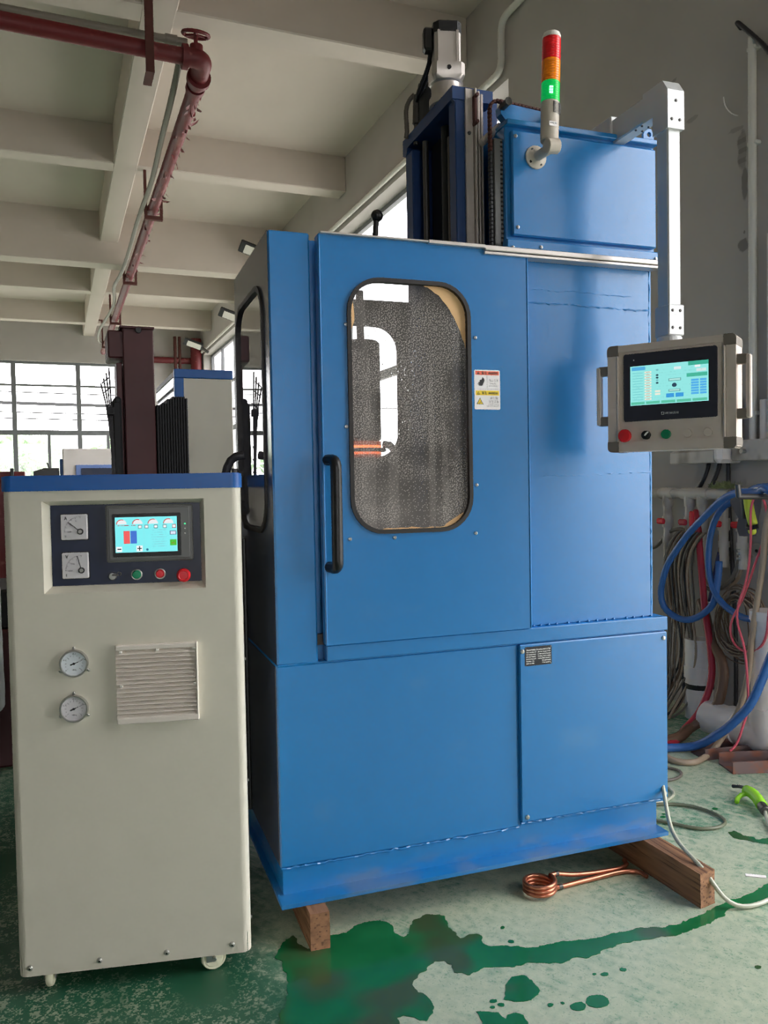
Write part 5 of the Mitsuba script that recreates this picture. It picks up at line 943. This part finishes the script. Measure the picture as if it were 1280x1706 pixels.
sc_ = thing('background_cabinet', 'tall cream cabinet with a blue frame standing behind the bellows', 'cabinet')
v = 5.3
put('body', rbox(.775, 1.092, v, v + 1.0, 0.0, 1.950, .004), BEIGE, sc_)
put('blue_top', rbox(.722, 1.096, v - .012, v + .03, 1.948, 2.004, .004), BLUE2, sc_); put('blue_post', rbox(.722, .780, v - .012, v + .03, .0, 1.95, .004), BLUE2, sc_); put('roof', rbox(.726, 1.094, v + .03, v + 1.02, 1.96, 1.998, .003), DGREY, sc_)
GWHITE = mat('gloss_white', pri(srgb(232, 232, 230), .15, spec=.7))
for j, (z0, z1) in enumerate(((1.89, 1.955), (1.2, 1.87), (.3, 1.15))): put('side_door', rbox(.722, .732, v + .04, v + .98, z0, z1, .004), GWHITE, sc_)
put('side_shell', rbox(.733, .775, v + .03, v + 1.0, .0, 1.96), DGREY, sc_)
wm = thing('white_machine', 'low white machine with a blue framed dark window in front of the back windows', 'machine')
v = 9.2
put('hood', rbox(.083, .70, v, v + .6, .0, 1.68, .008), PVCW, wm); put('blue_frame', rbox(.208, .70, v - .02, v, 1.2, 1.507, .005), mat('pale_blue', pri(srgb(110, 136, 196), .4)), wm); put('dark_window', rbox(.262, .70, v - .03, v - .015, 1.2, 1.472, .004), NAVY, wm); put('side_strip', rbox(.055, .083, v + .05, v + .5, .0, 1.572, .004), BLUE2, wm)
gm_ = thing('grey_machine', 'low grey machine cover left of the white machine', 'machine'); put('cover', trimesh.convex.convex_hull(np.vstack([rbox(-.20, .045, 9.0, 9.5, .0, 1.44).vertices, rbox(-.10, .045, 9.1, 9.4, .2, 1.475).vertices])), DGREY, gm_); put('tap', rtube([(-.05, 9.1, 1.46), (-.055, 9.1, 1.49), (-.07, 9.1, 1.53)], .008), HBLK, gm_, smooth=True)
rr_ = thing('red_rail', 'low red rail with a dark post at the left edge', 'machine rail'); put('rail', rbox(-.9, -.235, 7.5, 7.6, 0, 1.408, .004), REDPIPE, rr_); put('post', rbox(-.345, -.318, 7.45, 7.5, .0, 1.435, .003), DGREY, rr_)
cr = thing('corner_riser', 'red vertical riser pipe in the far right corner', 'pipe'); put('riser', rtube([(3.05, 18.7, 4.6), (3.05, 18.7, 0)], .12, n=18, spline=False), REDPIPE, cr, smooth=True); put('cross_pipe', rtube([(2.0, 18.85, 4.12), (3.05, 18.85, 4.12)], .07, n=14, spline=False), REDPIPE, cr, smooth=True)
for u in (2.60, 2.70): put('thin_riser', rtube([(u, 18.8, 4.65), (u, 18.8, 0)], .035, n=10, spline=False), RUST, cr, smooth=True)
# at the left edge of the frame
ft = thing('foil_tank', 'tank wrapped in crumpled silver foil at the left edge behind the cream cabinet', 'tank')
m = rod((-.70, 3.40, .38), (-.70, 3.40, 1.16), .33, 48); m = m.subdivide_to_size(.05)
m.vertices = m.vertices + (m.vertices - np.array([-.70, 3.40, 0])) * np.array([1, 1, 0]) * (meshkit.fbm(m.vertices * np.array([9, 9, 4]), 4)[:, None] - .5) * .07
put('foil', m, FOIL, ft, smooth=40); put('lower_drum', rod((-.70, 3.40, .20), (-.70, 3.40, .40), .30, 40), BLACK, ft, smooth=40); put('leg', rod((-.6, 3.3, 0), (-.6, 3.3, .40), .05, 12), DSTEEL, ft, smooth=40); put('leg', rod((-.85, 3.5, 0), (-.85, 3.5, .40), .05, 12), DSTEEL, ft, smooth=40)
bx_ = thing('maroon_base', 'dark maroon machine base on the floor behind the cream cabinet', 'machine'); put('base', rbox(-.95, -.15, 4.0, 4.7, 0, .62, .01), BROWN, bx_); put('cover', rbox(-.9, -.2, 4.05, 4.6, .62, .80, .01), BELLOW, bx_)
db_ = thing('added_dark_box', 'added black box filling the dark gap behind the cream cabinet', 'machine'); put('tank', boxm(.02, .40, 3.25, 3.75, 0, .95, .01), BELLOW, db_); put('motor', rod((.2, 3.3, 1.05), (.2, 3.65, 1.05), .10, 20), BLACK, db_, smooth=40)  # added dark box; the gap itself is only shaded machine side
